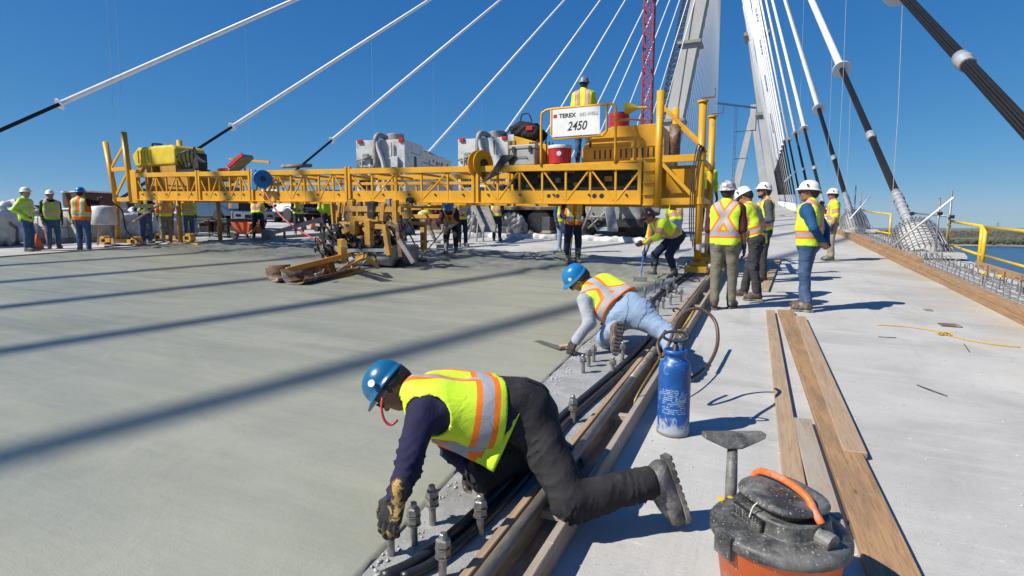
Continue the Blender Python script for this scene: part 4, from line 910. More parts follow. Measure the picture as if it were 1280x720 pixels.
# arm presets: elbow and wrist offsets from the shoulder (outward, forward, up)
ARM = dict(down=((.05, -.03, -.29), (.06, .05, -.54)), bent=((.06, -.03, -.28), (.0, .2, -.36)), fold=((.07, .02, -.28), (-.16, .2, -.27)), reach=((.08, .2, -.16), (.05, .43, -.06)), up=((.08, .22, .0), (.02, .40, .16)),
           rake=((.04, .12, -.26), (-.06, .34, -.36)), low=((.03, .06, -.29), (-.03, .16, -.53)), chin=((.06, .10, -.26), (-.1, .24, -.02)), back=((.10, -.12, -.26), (-.06, -.2, -.45)), hip=((.16, -.10, -.25), (.03, .04, -.40)), out=((.16, .08, -.20), (.3, .26, -.14)))
def stand(pos, a, H=1.8, lean=0., L='down', Rr='down', stance=.0, spread=.11, crouch=0., turn=0., nod=0., twist=0., side=0.):
    s = H / 1.83; pos = np.asarray(pos, float); c = unit(A3(pos[0], pos[1], 0)); cr = A3(c[1], -c[0], 0); a = R(a); f = -c * math.cos(a) + cr * math.sin(a); r = A3(f[1], -f[0], 0); up = A3(0, 0, 1)
    J = {}; hz = (.93 - crouch) * s; sh = lean * .22
    J['pel'] = pos + up * hz - f * sh + r * side
    u = up * math.cos(lean) + f * math.sin(lean); ff = f * math.cos(lean) - up * math.sin(lean)
    rt = r * math.cos(twist) + ff * math.sin(twist); ft = np.cross(u, rt)
    J['chest'] = J['pel'] + u * .42 * s; J['neck'] = J['pel'] + u * .555 * s + ft * .01; hd = unit(u * .9 + up * .4)
    hf = unit((f * math.cos(turn) + r * math.sin(turn)) * math.cos(nod) - up * math.sin(nod)); J['head'] = J['neck'] + hd * .14 * s + hf * .025; J['hf'] = hf; J['hu'] = up if abs(hf[2]) < .95 else u
    for k, sg, pr in (('l', -1, L), ('r', 1, Rr)):
        J['s' + k] = J['pel'] + u * .475 * s + rt * sg * .182 * s
        e, w = ARM[pr] if isinstance(pr, str) else pr; fv = unit(f + rt * 0)
        J['e' + k] = J['s' + k] + (rt * sg * e[0] + fv * e[1] + up * e[2]) * s; J['w' + k] = J['s' + k] + (rt * sg * w[0] + fv * w[1] + up * w[2]) * s
        J['h' + k] = J['pel'] + r * sg * .092 * s - up * .02; ft_ = stance * sg
        J['a' + k] = pos + r * sg * spread * s + f * ft_ + up * .107; J['k' + k] = (J['h' + k] + J['a' + k]) / 2 + f * (.03 + crouch * .9 + abs(lean) * .03) + r * sg * .01
        J['t' + k] = unit(f + r * sg * .22)
    return J
def worker(px, py, label, a, o, H=1.8, h=0., res=.021, group=None, z=None, **kw):
    p = G(px, py, h) if z is None else A3(*z); J = stand(p, a, H, **kw); J['bulk'] = o.get('bulk', 1.); return person(label, J, o, res, p, group=group), J
# ------------------------------------------------------------------ the two kneeling finishers
IR, IU, IF = _r, _u, _f
J = dict(pel=D(652, 512, 2.80), chest=D(556, 503, 2.72), neck=D(517, 490, 2.66), head=D(491, 485, 2.66), hf=-.50 * IR - .84 * IU - .12 * IF, hu=-.80 * IR + .5 * IU,
         sl=D(527, 517, 2.53), sr=D(537, 492, 2.88), el=D(512, 580, 2.38), wl=D(496, 622, 2.19), er=D(565, 560, 2.9), wr=D(585, 585, 2.83), hl=D(664, 524, 2.70), hr=D(650, 518, 2.90),
         kl=D(714, 628, 2.49), al=D(816, 602, 2.56), tl=-.93 * IU + .30 * IR, kr=D(604, 592, 2.73), ar=D(682, 560, 3.02), tr=-.6 * IU + .6 * IR,
         hdl=-.94 * IU - .30 * IR - .02 * IF, hnl=.40 * IR + .1 * IU + .9 * IF, hsl=-1, cul=.42, hz=1.14, sag=A3(0, 0, -.02), lg=.009, bulk=1.2, hk=.86, band=.56)
o = dict(pants='black_cloth', top='navy', vest='v_lime', style='side', boots='bootg', gloves='glove', hat='hatt', hstyle='cap', skin='skin_d', belt=1, seed=2.1, vhem=.125, hem=.09, teal=1, leglen=.95, bs=1.15)
p1 = person('kneeling man in blue hard hat and navy sleeves gripping an anchor stud', J, o, .0085, P(-.95, 2.3))
m_ = M(); m_.tube(curve([D(478, 497, 2.52), D(477, 512, 2.5), D(481, 526, 2.49), D(489, 531, 2.49), D(497, 525, 2.49)], 5), .006, 6); m_.build('lanyard', K['red'], p1, smooth=True)
us = unit(J['chest'] - J['pel'])
top = curve([D(536, 545, 2.56), D(572, 548, 2.56), D(612, 530, 2.57), D(652, 512, 2.58)], 6); bot = curve([D(540, 552, 2.58), D(575, 568, 2.60), D(600, 580, 2.58), D(617, 590, 2.56)], 6); bot2 = curve([D(545, 556, 2.62), D(580, 574, 2.64), D(604, 588, 2.62), D(622, 596, 2.58)], 6)
V = []; F = []; nr = 14; n = len(top)
for i in range(nr + 1):
    for j in range(n):
        tt = i / nr; w = .012 * math.sin(j * .9 + tt * 3) * math.sin(tt * 3.1); V.append(top[j] * (1 - tt) + bot[j] * tt + IF * w)
sdv = []
for i in range(nr + 1):
    for j in range(n): sdv.append(min(abs(j / (n - 1) - .33) * .22 if i > 2 else .1, abs(i / nr - .5) * .16 if j < n * .66 else .1))
for i in range(nr):
    for j in range(n - 1): F.append((i * n + j, i * n + j + 1, (i + 1) * n + j + 1, (i + 1) * n + j))
fl = link('vest_flap', V, F, K['v_lime'], p1, smooth=True, attrs={'sd': sdv}); sm = fl.modifiers.new('thick', 'SOLIDIFY'); sm.thickness = .004

J = dict(pel=D(788, 392, 5.2), chest=D(752, 367, 5.42), neck=D(735, 357, 5.5), head=D(723, 349, 5.52), hf=-.62 * IR - .7 * IU + .35 * IF, hu=-.45 * IR + .72 * IU - .3 * IF,
         sl=D(730, 376, 5.27), sr=D(757, 350, 5.62), el=D(737, 404, 5.18), wl=D(719, 427, 5.14), er=D(775, 385, 5.7), wr=D(764, 400, 5.7), hl=D(774, 397, 5.22), hr=D(801, 395, 5.14),
         kl=D(757, 424, 5.42), al=D(771, 411, 4.98), tl=-.95 * IU - .12 * IR + .15 * IF, kr=D(833, 417, 4.98), ar=D(846, 446, 4.74), tr=-.8 * IU + .5 * IR, hdl=-.8 * IU - .5 * IR, hnl=.6 * IR + .5 * IF, cul=.6, lg=.012, bulk=1.1, band=.46)
p2 = person('kneeling man in light jeans and grey sleeves seen from behind', J, dict(pants='jeans_l', top='grey_knit', vest='v_lime', style='x', boots='boott', gloves='gloveb', hat='hatb', hstyle='cap', skin='skin_t', belt=1, seed=5.2, bulkx=1, vhem=.125, hem=.09, leglen=.9, bs=1.08), .0105, P(-1.3, 5.2))
q = G(712, 437, .1); tw = thing('hand_trowel', 'hand trowel held by the kneeling man in light jeans', 'trowel', q)
M().bar(q + A3(-.06, -.02, .008), q + A3(-.42, .22, .008), .09, .003).build('blade', K['steel'], tw); M().tube([q + A3(-.1, .02, .02), q + A3(.0, -.03, .05), q + A3(.07, -.06, .04)], .014, 8).build('handle', K['lumber'], tw, smooth=True)

# ------------------------------------------------------------------ standing group by the machine's right legs
worker(903, 386, 'man in marbled hard hat and olive trousers standing with his back turned', 168, dict(pants='olive', top='maroon', sleeve=.5, vest='v_lime', style='x', boots='boot', gloves='gloveb', hat='hatg', skin='skin_d', bulk=1.02), 1.80, res=.0135, stance=.10, L='down', Rr='down', spread=.09)
worker(938, 374, 'stooping man in lime jacket and plain white helmet', 250, dict(pants='charcoal', top='j_lime', style='x', boots='boot', gloves='gloveb', hat='hatw', hstyle='cap', skin='skin_t', hem=-.12), 1.79, res=.0135, lean=.30, L='fold', Rr='bent', stance=.14, nod=.6)
worker(952, 352, 'bearded man in white hard hat and dark grey hood behind the stooping man', 285, dict(pants='charcoal', top='dkgrey', vest='v_lime', style='x', boots='boot', gloves='gloveb', hat='hatw', skin='skin', beard=1, hair='hair'), 1.86, res=.0155, L='bent', Rr='bent', nod=-.05)
worker(1006, 388, 'man in white hard hat with blue sleeves and jeans, hands behind his back', 256, dict(pants='jeans', top='blue_shirt', vest='v_lime', style='x', boots='boot', hat='hatw', skin='skin_t', bulk=1.08, glasses=True), 1.80, res=.0125, L='back', Rr='back', stance=.05, turn=-.25)
worker(1038, 326, 'man in lime shirt and khaki trousers scratching his chin', 280, dict(pants='khaki', top='v_lime', sleeve=.55, style='x', boots='bootg', gloves='gloveb', hat='hatw', skin='skin_t', bulk=1.0, hem=-.08), 1.83, res=.016, L='down', Rr='chin', spread=.12)
# ------------------------------------------------------------------ crew at the pour
w8, J8 = worker(830, 347, 'man in maroon hard hat and lime jacket shovelling wet concrete', 300, dict(pants='jeans_d', top='j_lime', style='x', boots='rubberboot', bootlen=.3, leglen=.62, gloves='gloveb', hat='hatm', hstyle='cap', skin='skin_t', hem=-.1), 1.76, h=.06, res=.016, lean=1.05, L='rake', Rr='low', stance=.16, nod=.5, crouch=.12)
worker(843, 313, 'man in light jeans behind the machine leg next to the shoveller', 200, dict(pants='jeans_l', top='lime_tee', vest='v_lime', style='x', boots='bootg', gloves='gloveb', hat='hatw', skin='skin'), 1.78, lean=.3, L='low', Rr='low')
worker(876, 322, 'man in green shirt half hidden behind the machine posts', 150, dict(pants='boot', top='lime_tee', style='x', boots='rubberboot', gloves='gloveb', hat='hatg', skin='skin_t'), 1.8, z=PY(880, 300, 14.2) * A3(1, 1, 0) + A3(0, 0, 1.35), lean=.1)
w11, J11 = worker(716, 331, 'man in orange vest holding an upright rod in white gloves', 12, dict(pants='jeans_d', top='navy', vest='v_org', style='side', boots='rubberboot', bootlen=.25, leglen=.66, gloves='glovew', hat='hatb', skin='skin_t'), 1.78, h=.06, L='bent', Rr='bent', nod=.3)
worker(703, 316, 'man in jeans standing behind the man with the rod', 30, dict(pants='jeans_l', top='blue_shirt', vest='v_lime', style='side', boots='rubberboot', gloves='gloveb', hat='hatb', skin='skin'), 1.76)
worker(621, 301, 'man in dark trousers by the mixer chute', 165, dict(pants='jeans_d', top='navy', vest='v_lime', style='x', boots='rubberboot', gloves='gloveb', hat='hatb', skin='skin_t'), 1.8, L='bent')
w15, J15 = worker(536, 304, 'stooping man in tan trousers and lime vest', 75, dict(pants='khaki', top='maroon', sleeve=.5, vest='v_lime', style='x', boots='rubberboot', bootlen=.28, leglen=.7, gloves='gloveb', hat='hatm', skin='skin_t'), 1.78, h=.05, lean=1.0, L='rake', Rr='low', stance=.24)
w16, J16 = worker(564, 319, 'man in orange vest and blue hard hat bending over a long rake', 350, dict(pants='black_cloth', top='maroon', sleeve=.5, vest='v_org', style='side', boots='rubberboot', bootlen=.3, leglen=.62, gloves='glovew', hat='hatb', skin='skin_t'), 1.8, h=.06, lean=1.05, L='rake', Rr='rake', stance=.14, nod=.8, crouch=.04)
worker(578, 308, 'man in orange and lime vest behind the raking man', 20, dict(pants='jeans_d', top='grey_knit', vest='v_lime', style='two', boots='rubberboot', gloves='gloveb', hat='hatw', skin='skin'), 1.8, lean=.25, L='low', Rr='bent')
worker(410, 303, 'man in lime jacket and black trousers beside the conveyor trough', 190, dict(pants='charcoal', top='j_lime', style='none', boots='rubberboot', bootlen=.3, leglen=.6, gloves='gloveb', hat='hatb', skin='skin_t', hem=-.12), 1.84, h=.03, L='bent', Rr='down', spread=.14)
worker(374, 296, 'man in lime and orange vest behind the conveyor trough', 30, dict(pants='charcoal', top='black_knit', vest='v_lime', style='side', boots='rubberboot', bootlen=.3, leglen=.6, gloves='gloveb', hat='hatw', skin='skin'), 1.82, L='bent', Rr='bent', spread=.16)
w20, J20 = worker(324, 300, 'man in dark jeans and long navy sleeves pulling a rake', 168, dict(pants='jeans_d', top='navy', vest='v_lime', style='x', boots='rubberboot', bootlen=.28, leglen=.66, gloves='gloveb', hat='hatw', skin='skin_t'), 1.82, h=.04, lean=.5, L='low', Rr='out', spread=.17)
worker(37, 314, 'stout man in white hard hat and lime silver-banded jacket', 62, dict(pants='jeans', top='v_lime2', style='two', boots='bootg', gloves=None, hat='hatw', skin='skin', bulk=1.16, hem=-.14, hair='hair_g'), 1.83, L='bent', Rr='hip')
worker(68, 311, 'man in white hard hat, black sleeves and green vest by the wrapped cartons', 12, dict(pants='jeans', top='black_knit', vest='v_green', style='side', boots='boott', gloves='gloveb', hat='hatw', skin='skin_t'), 1.76)
w24, J24 = worker(106, 317, 'man in blue hard hat and orange vest reaching up to a hose', 150, dict(pants='jeans', top='black_knit', vest='v_org', style='side', boots='bootg', gloves='gloveb', hat='hatb', skin='skin_t', bulk=1.08), 1.83, L='down', Rr=((.08, .26, -.02), (.0, .5, .06)))
worker(184, 306, 'man in black jacket with reflective bands under the truss', 150, dict(pants='jeans', top='v_dark', style='two', boots='bootg', gloves='gloveb', hat='hatb', skin='skin', hem=-.1, bulk=1.05), 1.84, L='bent', Rr='bent')
worker(209, 303, 'man in orange sleeves and lime vest under the truss', 190, dict(pants='olive', top='v_org', vest='v_lime', style='x', boots='boot', gloves='gloveb', hat='hatw', skin='skin'), 1.8, Rr='bent')
worker(237, 301, 'man in green vest and blue jeans with his back to us under the truss', 178, dict(pants='jeans', top='lime_tee', vest='v_green', style='side', boots='boot', gloves='gloveb', hat='hatw', skin='skin_t', bulk=1.08), 1.82)
worker(725, 203, 'machine operator in patterned blue hard hat standing on the platform', 168, dict(pants='jeans', top='lime_tee', sleeve=.6, vest='v_lime', style='side', boots='boot', gloves='gloveb', hat='hatd', skin='skin', bulk=1.2), 1.82, z=(-3.66, 11.8, 2.86), res=.015, L='fold', Rr='fold')

worker(503, 302, 'stooping man in lime jacket behind the carriage rollers', 250, dict(pants='jeans', top='j_lime', style='x', boots='rubberboot', bootlen=.28, leglen=.66, gloves='gloveb', hat='hatw', skin='skin_t'), 1.78, lean=.8, L='low', Rr='rake', stance=.15)
worker(458, 300, 'man in jeans standing behind the finishing carriage', 200, dict(pants='jeans', top='lime_tee', vest='v_org', style='x', boots='rubberboot', gloves='gloveb', hat='hatb', skin='skin'), 1.8, L='bent', Rr='bent')
# ------------------------------------------------------------------ hand tools of the crew
def rake(a, b, label, mat='lumber', head=.5):
    a = A3(*a); b = A3(*b); t_ = thing('concrete_rake', label, 'rake', b); M().tube([a, b], .016, 7).build('handle', K[mat], t_, smooth=True)
    d = unit(b - a); s = unit(np.cross(d, A3(0, 0, 1))); m_ = M(); m_.bar(b - s * head / 2, b + s * head / 2, .012, .11); m_.build('blade', K['steel'], t_); return t_
def thru(J, e, ext=.25):
    h = (J['wl'] + J['wr']) / 2; e = A3(*e); return h - unit(e - h) * ext, e
a, b_ = thru(J16, G(522, 327, .1)); rake(a, b_, 'long-handled concrete rake of the bending man in orange')
a, b_ = thru(J20, G(308, 303, .06), .9); rake(a, b_, 'long yellow-handled rake held by the man in dark jeans', 'rope')
a, b_ = thru(J8, G(800, 350, .12)); rake(a, b_, 'blue-handled shovel of the man in the maroon hard hat', 'sprayer', .24)
a, b_ = thru(J15, G(556, 308, .1)); rake(a, b_, 'rake of the stooping man in tan trousers')
h = (J11['wl'] + J11['wr']) / 2; tag(M().tube([h + A3(0, 0, .06), G(710, 333, .06)], .016, 8).build('vibrator_rod', K['rust'], None, smooth=True), 'upright rod held by the man in the orange vest', 'rod')
h = J24['wr']; tag(M().tube(curve([h + A3(.05, .02, .08), h + A3(.3, .4, -.25), h + A3(.0, .7, -.9), h + A3(.6, .9, -1.25), h + A3(1.1, 1.2, -1.1), P(-17.8, 10.9, .08), P(-18.4, 10.5, .03)], 6), .022, 7).build('water_hose', K['hose'], None, smooth=True), 'black hose held up by the man in the orange vest', 'hose')

# ------------------------------------------------------------------ blue sprayer
q = G(841, 540); sp_ = thing('sprayer', 'dented blue steel tank sprayer standing on the walkway', 'sprayer', q)
body = M().lathe([(.098, 0), (.104, .008), (.104, .03), (.101, .035), (.101, .42), (.1, .44), (.088, .475), (.066, .49), (.064, .52), (.073, .525), (.074, .55), (.06, .552), (.058, .52), (.02, .515)], c=q, n=40).build('tank', K['sprayer'], sp_, smooth=True)
m_ = M().lathe([(.1055, 0), (.1055, .012)], c=q + A3(0, 0, .004), n=40).build('foot_ring', K['galv'], sp_)
_, sd, u = frame(unit(A3(q[0], q[1], 0)))
ps = []
for i in range(34):
    a = 2 * math.pi * i / 34; ps.append(q + A3(0, 0, .635) + sd * .078 * math.cos(a) + A3(0, 0, 1) * .030 * math.sin(a) + unit(A3(q[0], q[1], 0)) * .012 * math.sin(a))
M().tube(ps, .0095, 8, closed=True).build('pump_handle', K['rubber'], sp_, smooth=True)
M().lathe([(.05, 0), (.05, .02), (.022, .03), (.02, .06), (.012, .065), (.012, .105)], c=q + A3(0, 0, .515), n=18).build('pump_cap', K['dark'], sp_, smooth=True)
cv = -unit(A3(q[0], q[1], 0)); rs = A3(-cv[1], cv[0], 0); r6 = random.Random(9); m_ = M()
for row in range(13):                                 # worn printing on the tank: rows of small pale marks
    z = .30 - row * .0125; a = -.75
    while a < .75:
        w = r6.uniform(.03, .16)
        if r6.random() < .72:
            for a0 in np.arange(a, a + w, .05):
                a1 = min(a0 + .05, a + w); e0 = cv * math.cos(a0) + rs * math.sin(a0); e1 = cv * math.cos(a1) + rs * math.sin(a1)
                m_.add([q + e0 * .1017 + A3(0, 0, z), q + e1 * .1017 + A3(0, 0, z), q + e1 * .1017 + A3(0, 0, z + .006), q + e0 * .1017 + A3(0, 0, z + .006)], [(0, 1, 2, 3)])
        a += w + .03
m_.build('worn_printing', pm('worn_print', (.42, .50, .62), (.2, .3, .5), 60, .6, 0, 0), sp_)
hp = curve([q + A3(.06, .06, .33), D(872, 468, 3.62), D(888, 452, 3.78), D(897, 428, 3.92), D(894, 402, 4.02), D(878, 387, 4.08), D(860, 388, 4.1), D(846, 402, 4.08), D(838, 425, 4.0), D(828, 446, 3.95), D(822, 430, 4.0), D(832, 414, 4.1)], 7)
tag(M().tube(hp, .0125, 8).build('spray_hose', K['brownhose'], None, smooth=True), 'brown rubber hose looping up from the blue sprayer', 'hose')
wd = thing('spray_wand', 'thin brass spray wand leaning on the form boards', 'wand', G(795, 520, .05))
M().tube(curve([G(867, 392, .42), G(852, 412, .40), G(830, 440, .34), G(808, 474, .22), G(795, 497, .12), G(793, 507, .07), G(796, 517, .03)], 6), .0065, 7).build('lance', K['brass'], wd, smooth=True)
M().tube([G(868, 388, .43), G(850, 418, .38)], .014, 8).build('grip', K['rope'], wd, smooth=True)

# ------------------------------------------------------------------ lumber on the walkway
def lay(a, b, w, t_, mat, label, h0=0):
    a = G(*a) if len(a) == 2 else A3(*a); b = G(*b) if len(b) == 2 else A3(*b); return plank('lumber_plank', P(a[0], a[1], t_ / 2 + h0 + .002), P(b[0], b[1], t_ / 2 + h0 + .002), w, t_, K[mat], label)
lay(P(.10, 8.2), P(.205, 2.75), .105, .04, 'lumber', 'narrow plank on the walkway on the sprayer side of the wide one')
lay(P(.285, 8.3), P(.565, 1.6), .19, .04, 'lumber3', 'long wide orange-brown plank on the walkway')
lay(P(.44, 7.9), P(.535, 3.70), .125, .045, 'lumber', 'plank butted along the outer side of the wide plank')
lay(P(.275, 4.15), P(.335, 2.75), .115, .04, 'lumber2', 'short grey plank between two long ones')
lay(G(955, 365), G(972, 326), .14, .04, 'lumber', 'plank behind the jeans of the man with blue sleeves')
lay(G(944, 362) + A3(-.03, 0, 0), G(962, 328) + A3(-.05, 0, 0), .09, .04, 'lumber2', 'darker plank beside the stooping man')
lay(G(918, 328), G(945, 316), .14, .04, 'lumber2', 'dark plank lying on the deck behind the white-hatted group')
lay(G(965, 269), G(978, 270), .5, .08, 'lumber2', 'stack of dark boards far along the walkway')
for px, py, sx, sy, lab in ((1187, 407, .2, .1, 'flat rusty plate on the walkway beside the yellow rope'), (1160, 388, .09, .07, 'small brown wood chip on the walkway')):
    g_ = G(px, py); tag(M().box(P(g_[0], g_[1], .008), (sx, sy * 2, .012)).build('scrap_plate', K['rust'], None, bevel=.002), lab, 'scrap')
pts = [G(px, py, .008) for px, py in [(1096, 406), (1130, 408), (1160, 412), (1178, 416), (1205, 424), (1240, 430), (1275, 434)]]
tag(M().tube(curve(pts, 8), .006, 6).build('yellow_rope', K['rope'], None, smooth=True), 'thin yellow rope with a knot lying on the walkway', 'rope')
g_ = G(1180, 417, .02); m_ = M(); m_.tube([g_ + A3(.05 * math.cos(a) + .02 * math.sin(3 * a), .035 * math.sin(a * 1.3), .012 * math.sin(a * 2.7) + .004) for a in np.linspace(0, 16, 70)], .006, 5)
tag(m_.build('rope_knot', K['rope'], None, smooth=True), 'tangled knot of the yellow rope', 'rope')
for i, (a, b_) in enumerate([((1146, 481), (1184, 495)), ((1098, 421), (1120, 422)), ((1205, 430), (1212, 440))]):
    tag(M().tube([G(*a, .006), (G(*a, .02) + G(*b_, .006)) / 2, G(*b_, .006)], .004, 5).build('tie_wire', K['dark'], None), 'short bent tie wire lying on the walkway', 'wire', 'tie wires on the walkway')

# ------------------------------------------------------------------ shop vacuum
q0 = G(973, 664, .30); q = P(q0[0], q0[1]); vt = thing('shop_vacuum', 'dusty orange and black shop vacuum standing on the walkway', 'vacuum', q)
M().lathe([(.175, .04), (.185, .045), (.218, .285), (.224, .29), (.224, .30)], c=q, n=40).build('drum', K['orange'], vt, smooth=True)
M().lathe([(.232, .288), (.238, .292), (.238, .318), (.228, .33), (.19, .345), (.15, .35)], c=q, n=44).build('lid_rim', K['vacblack'], vt, smooth=True)
fw = unit(A3(-.75, -.66, 0)); rt = A3(-fw[1], fw[0], 0); up = A3(0, 0, 1)
def vq(x, y, z): return q + rt * x + fw * y + up * z
def ringstack(prof, n=36):                       # (half width, half depth, height) rings, squarish ovals
    V = []; F = []
    for a_, b_, z in prof:
        for j in range(n):
            t2 = 2 * math.pi * j / n; c2, s2 = math.cos(t2), math.sin(t2); e = .72; V.append(vq(a_ * abs(c2) ** e * (1 if c2 > 0 else -1), -.01 + b_ * abs(s2) ** e * (1 if s2 > 0 else -1), z))
    for i in range(len(prof) - 1):
        for j in range(n): F.append((i * n + j, i * n + (j + 1) % n, (i + 1) * n + (j + 1) % n, (i + 1) * n + j))
    F.append(tuple((len(prof) - 1) * n + j for j in range(n))); return V, F
hd = link('motor_head', *ringstack([(.168, .148, .325), (.165, .145, .345), (.158, .138, .352), (.152, .132, .395), (.146, .126, .402)]), K['vacblack'], vt, bevel=.003)
link('cord_groove', *ringstack([(.125, .105, .40), (.122, .102, .43)]), K['dark'], vt)
link('top_cap', *ringstack([(.148, .128, .43), (.15, .13, .436), (.142, .122, .452), (.11, .09, .462), (.05, .04, .465)]), K['vacblack'], vt, bevel=.003)
rm = np.stack([rt, fw, up], 1)
M().box(vq(-.01, .129, .372), (.15, .012, .042), rm).build('vent_panel', K['dark'], hd)
for i in range(5): M().box(vq(-.01, .136, .355 + i * .0085), (.146, .008, .0034), rm).build('vent_slat', K['vacblack'], hd)
for i in range(9): M().box(vq(-.075 + i * .0165, .1365, .372), (.0035, .008, .04), rm).build('vent_slat', K['vacblack'], hd)
M().tube([vq(.15, -.03, .36), vq(.2, -.04, .355)], .032, 16).build('blower_port', K['vacblack'], vt, smooth=False)
M().box(vq(-.165, -.02, .37), (.03, .06, .03), rm).build('power_switch', K['red'], vt, bevel=.003)
hpts = curve([vq(-.165, .0, .425), vq(-.145, -.005, .455), vq(-.11, -.01, .492), vq(.0, -.015, .505), vq(.10, -.015, .492), vq(.14, -.015, .455), vq(.165, -.02, .425)], 6)
M().tube([h_ - up * .012 for h_ in hpts], .0135, 10).build('carry_handle', K['orange'], vt, smooth=True)
for k in range(4):
    ps = [vq(.105 * math.cos(a) * (1 + .04 * math.sin(3 * a + k)), -.03 + .085 * math.sin(a), .415 + .006 * k + .01 * math.sin(2 * a + k)) for a in np.linspace(0, 2 * math.pi, 30, endpoint=False)]
    M().tube(ps, .0055, 6, closed=True).build('power_cord', K['rubber'], vt, smooth=True)
M().tube(curve([vq(.02, .11, .44), vq(.02, .135, .425), vq(.015, .145, .385)], 5), .003, 5).build('tie_string', K['bag'], vt)
for s_, a in ((1, 0), (-1, 1)):
    e = fw if s_ > 0 else -fw; M().box(q + e * .232 + up * .29, (.085, .03, .085), np.stack([rt, fw, up], 1)).build('latch', K['vacblack'], vt, bevel=.004)
for a in (.6, 2.2, 3.8, 5.3):
    e = A3(math.cos(a), math.sin(a), 0); m_ = M(); c_ = q + e * .2 + up * .03; s_ = np.cross(e, up); m_.tube([c_ - s_ * .014, c_ + s_ * .014], .03, 14); m_.build('caster', K['rubber'], vt, smooth=True); M().box(c_ + up * .035 - e * .02, (.05, .05, .03)).build('caster_fork', K['dark'], vt)
for s_ in (-.03, .01): M().box(vq(-.2 + s_ * .2, .06 - s_, .335), (.03, .012, .012), np.stack([rt, fw, up], 1)).build('warning_label', K['rail_yellow'], vt)
n0 = D(914, 606, 2.34); n1 = D(916, 552, 2.40); nz = thing('vacuum_nozzle', 'black floor nozzle standing upright in the vacuum tool holder', 'nozzle', n0)
M().tube([n0 - A3(0, 0, .10), n0, n1], [.022, .024, .02], 10).build('wand', K['vacblack'], nz, smooth=True); c_ = unit(n1 - n0)
M().prism([(-.13, .0), (-.105, -.012), (-.03, -.045), (.03, -.045), (.105, -.012), (.13, .0), (.13, .022), (-.13, .022)], n1 + c_ * .02 - IF * -.02, IR, c_, -IF, .05).build('floor_head', K['vacblack'], nz, bevel=.004)
# ------------------------------------------------------------------ finishing machine (yellow truss on legs)
YF, YB = 11.2, 13.1
def ztop(x): return 3.10 - .0248 * (x + 17.7)
def zbot(x): return 2.262 - .0235 * (x + 17.7)
pv = thing('finishing_machine', 'long yellow truss finishing machine spanning the fresh concrete', 'paving machine', P(-1.17, YF))
secs = [(-17.75, -14.95, 5), (-14.92, -12.85, 4), (-12.82, -9.52, 6), (-9.49, -5.95, 4), (-5.92, -2.26, 6)]
for x0, x1, nv in secs:
    s0 = M().bar((x0, YF, ztop(x0) - .065), (x1, YF, ztop(x1) - .065), .11, .13).build('truss_section', K['yellow'], pv, bevel=.006)
    ORI[s0.name] = ORI[pv.name]
    def sub(nm, m_, b=.004): m_.build(nm, K['yellow'], s0, bevel=b)
    sub('chord', M().bar((x0, YF, zbot(x0) + .15), (x1, YF, zbot(x1) + .15), .035, .27)); sub('chord', M().bar((x0, YF - .03, zbot(x0) + .02), (x1, YF - .03, zbot(x1) + .02), .13, .025))
    sub('chord', M().bar((x0, YB, ztop(x0) - .065), (x1, YB, ztop(x1) - .065), .11, .13)); sub('chord', M().bar((x0, YB, zbot(x0) + .14), (x1, YB, zbot(x1) + .14), .035, .25))
    sub('chord', M().bar((x0, (YF + YB) / 2, ztop(x0) - .3), (x1, (YF + YB) / 2, ztop(x1) - .3), .07, .07))
    for yy_ in (YF, YB):
        for x in (x0 + .04, x1 - .04): sub('end_post', M().bar((x, yy_ - .02, zbot(x)), (x, yy_ - .02, ztop(x) + .04), .07, .08, up=(0, 1, 0)))
        n = nv + 1; fl = 1
        for k in range(n):
            xa = x0 + (x1 - x0) * k / n; xb = x0 + (x1 - x0) * (k + 1) / n
            if k: sub('vertical', M().bar((xa, yy_, zbot(xa) + .05), (xa, yy_, ztop(xa) - .12), .045, .045, up=(0, 1, 0)))
            a, b_ = ((xa + .03, zbot(xa) + .1), (xb - .03, ztop(xb) - .13)) if (k % 2 == 0) == (x0 > -9.4 and k > 2) else ((xa + .03, ztop(xa) - .13), (xb - .03, zbot(xb) + .1))
            sub('diagonal', M().bar((a[0], yy_ - .01, a[1]), (b_[0], yy_ - .01, b_[1]), .035, .035, up=(0, 1, 0)))
    for k in range(3):
        x = x0 + (x1 - x0) * (k + .5) / 3; sub('cross_member', M().bar((x, YF, ztop(x) - .1), (x, YB, ztop(x) - .1), .05, .05)); sub('cross_member', M().bar((x, YF, zbot(x) + .15), (x, YB, zbot(x) + .15), .05, .05))
    for k in range(5):
        x = x0 + .3 + (x1 - x0 - .6) * k / 4; M().tube([(x, YF - .045, zbot(x) + .2), (x, YF - .015, zbot(x) + .2)], .022, 10).build('bolt', K['dark'], s0)
def pp(nm, m_, mat='yellow', b=.004, smooth=False, par=None): return m_.build(nm, K[mat], par or pv, bevel=b, smooth=smooth)
for px_, w in ((743, .05), (752, .05), (686, .045), (697, .045)):
    e = PY(px_, 245, YF - .019); pp('chord_hole', M().tube([e, e + A3(0, .002, 0)], w, 16), 'dark', 0)
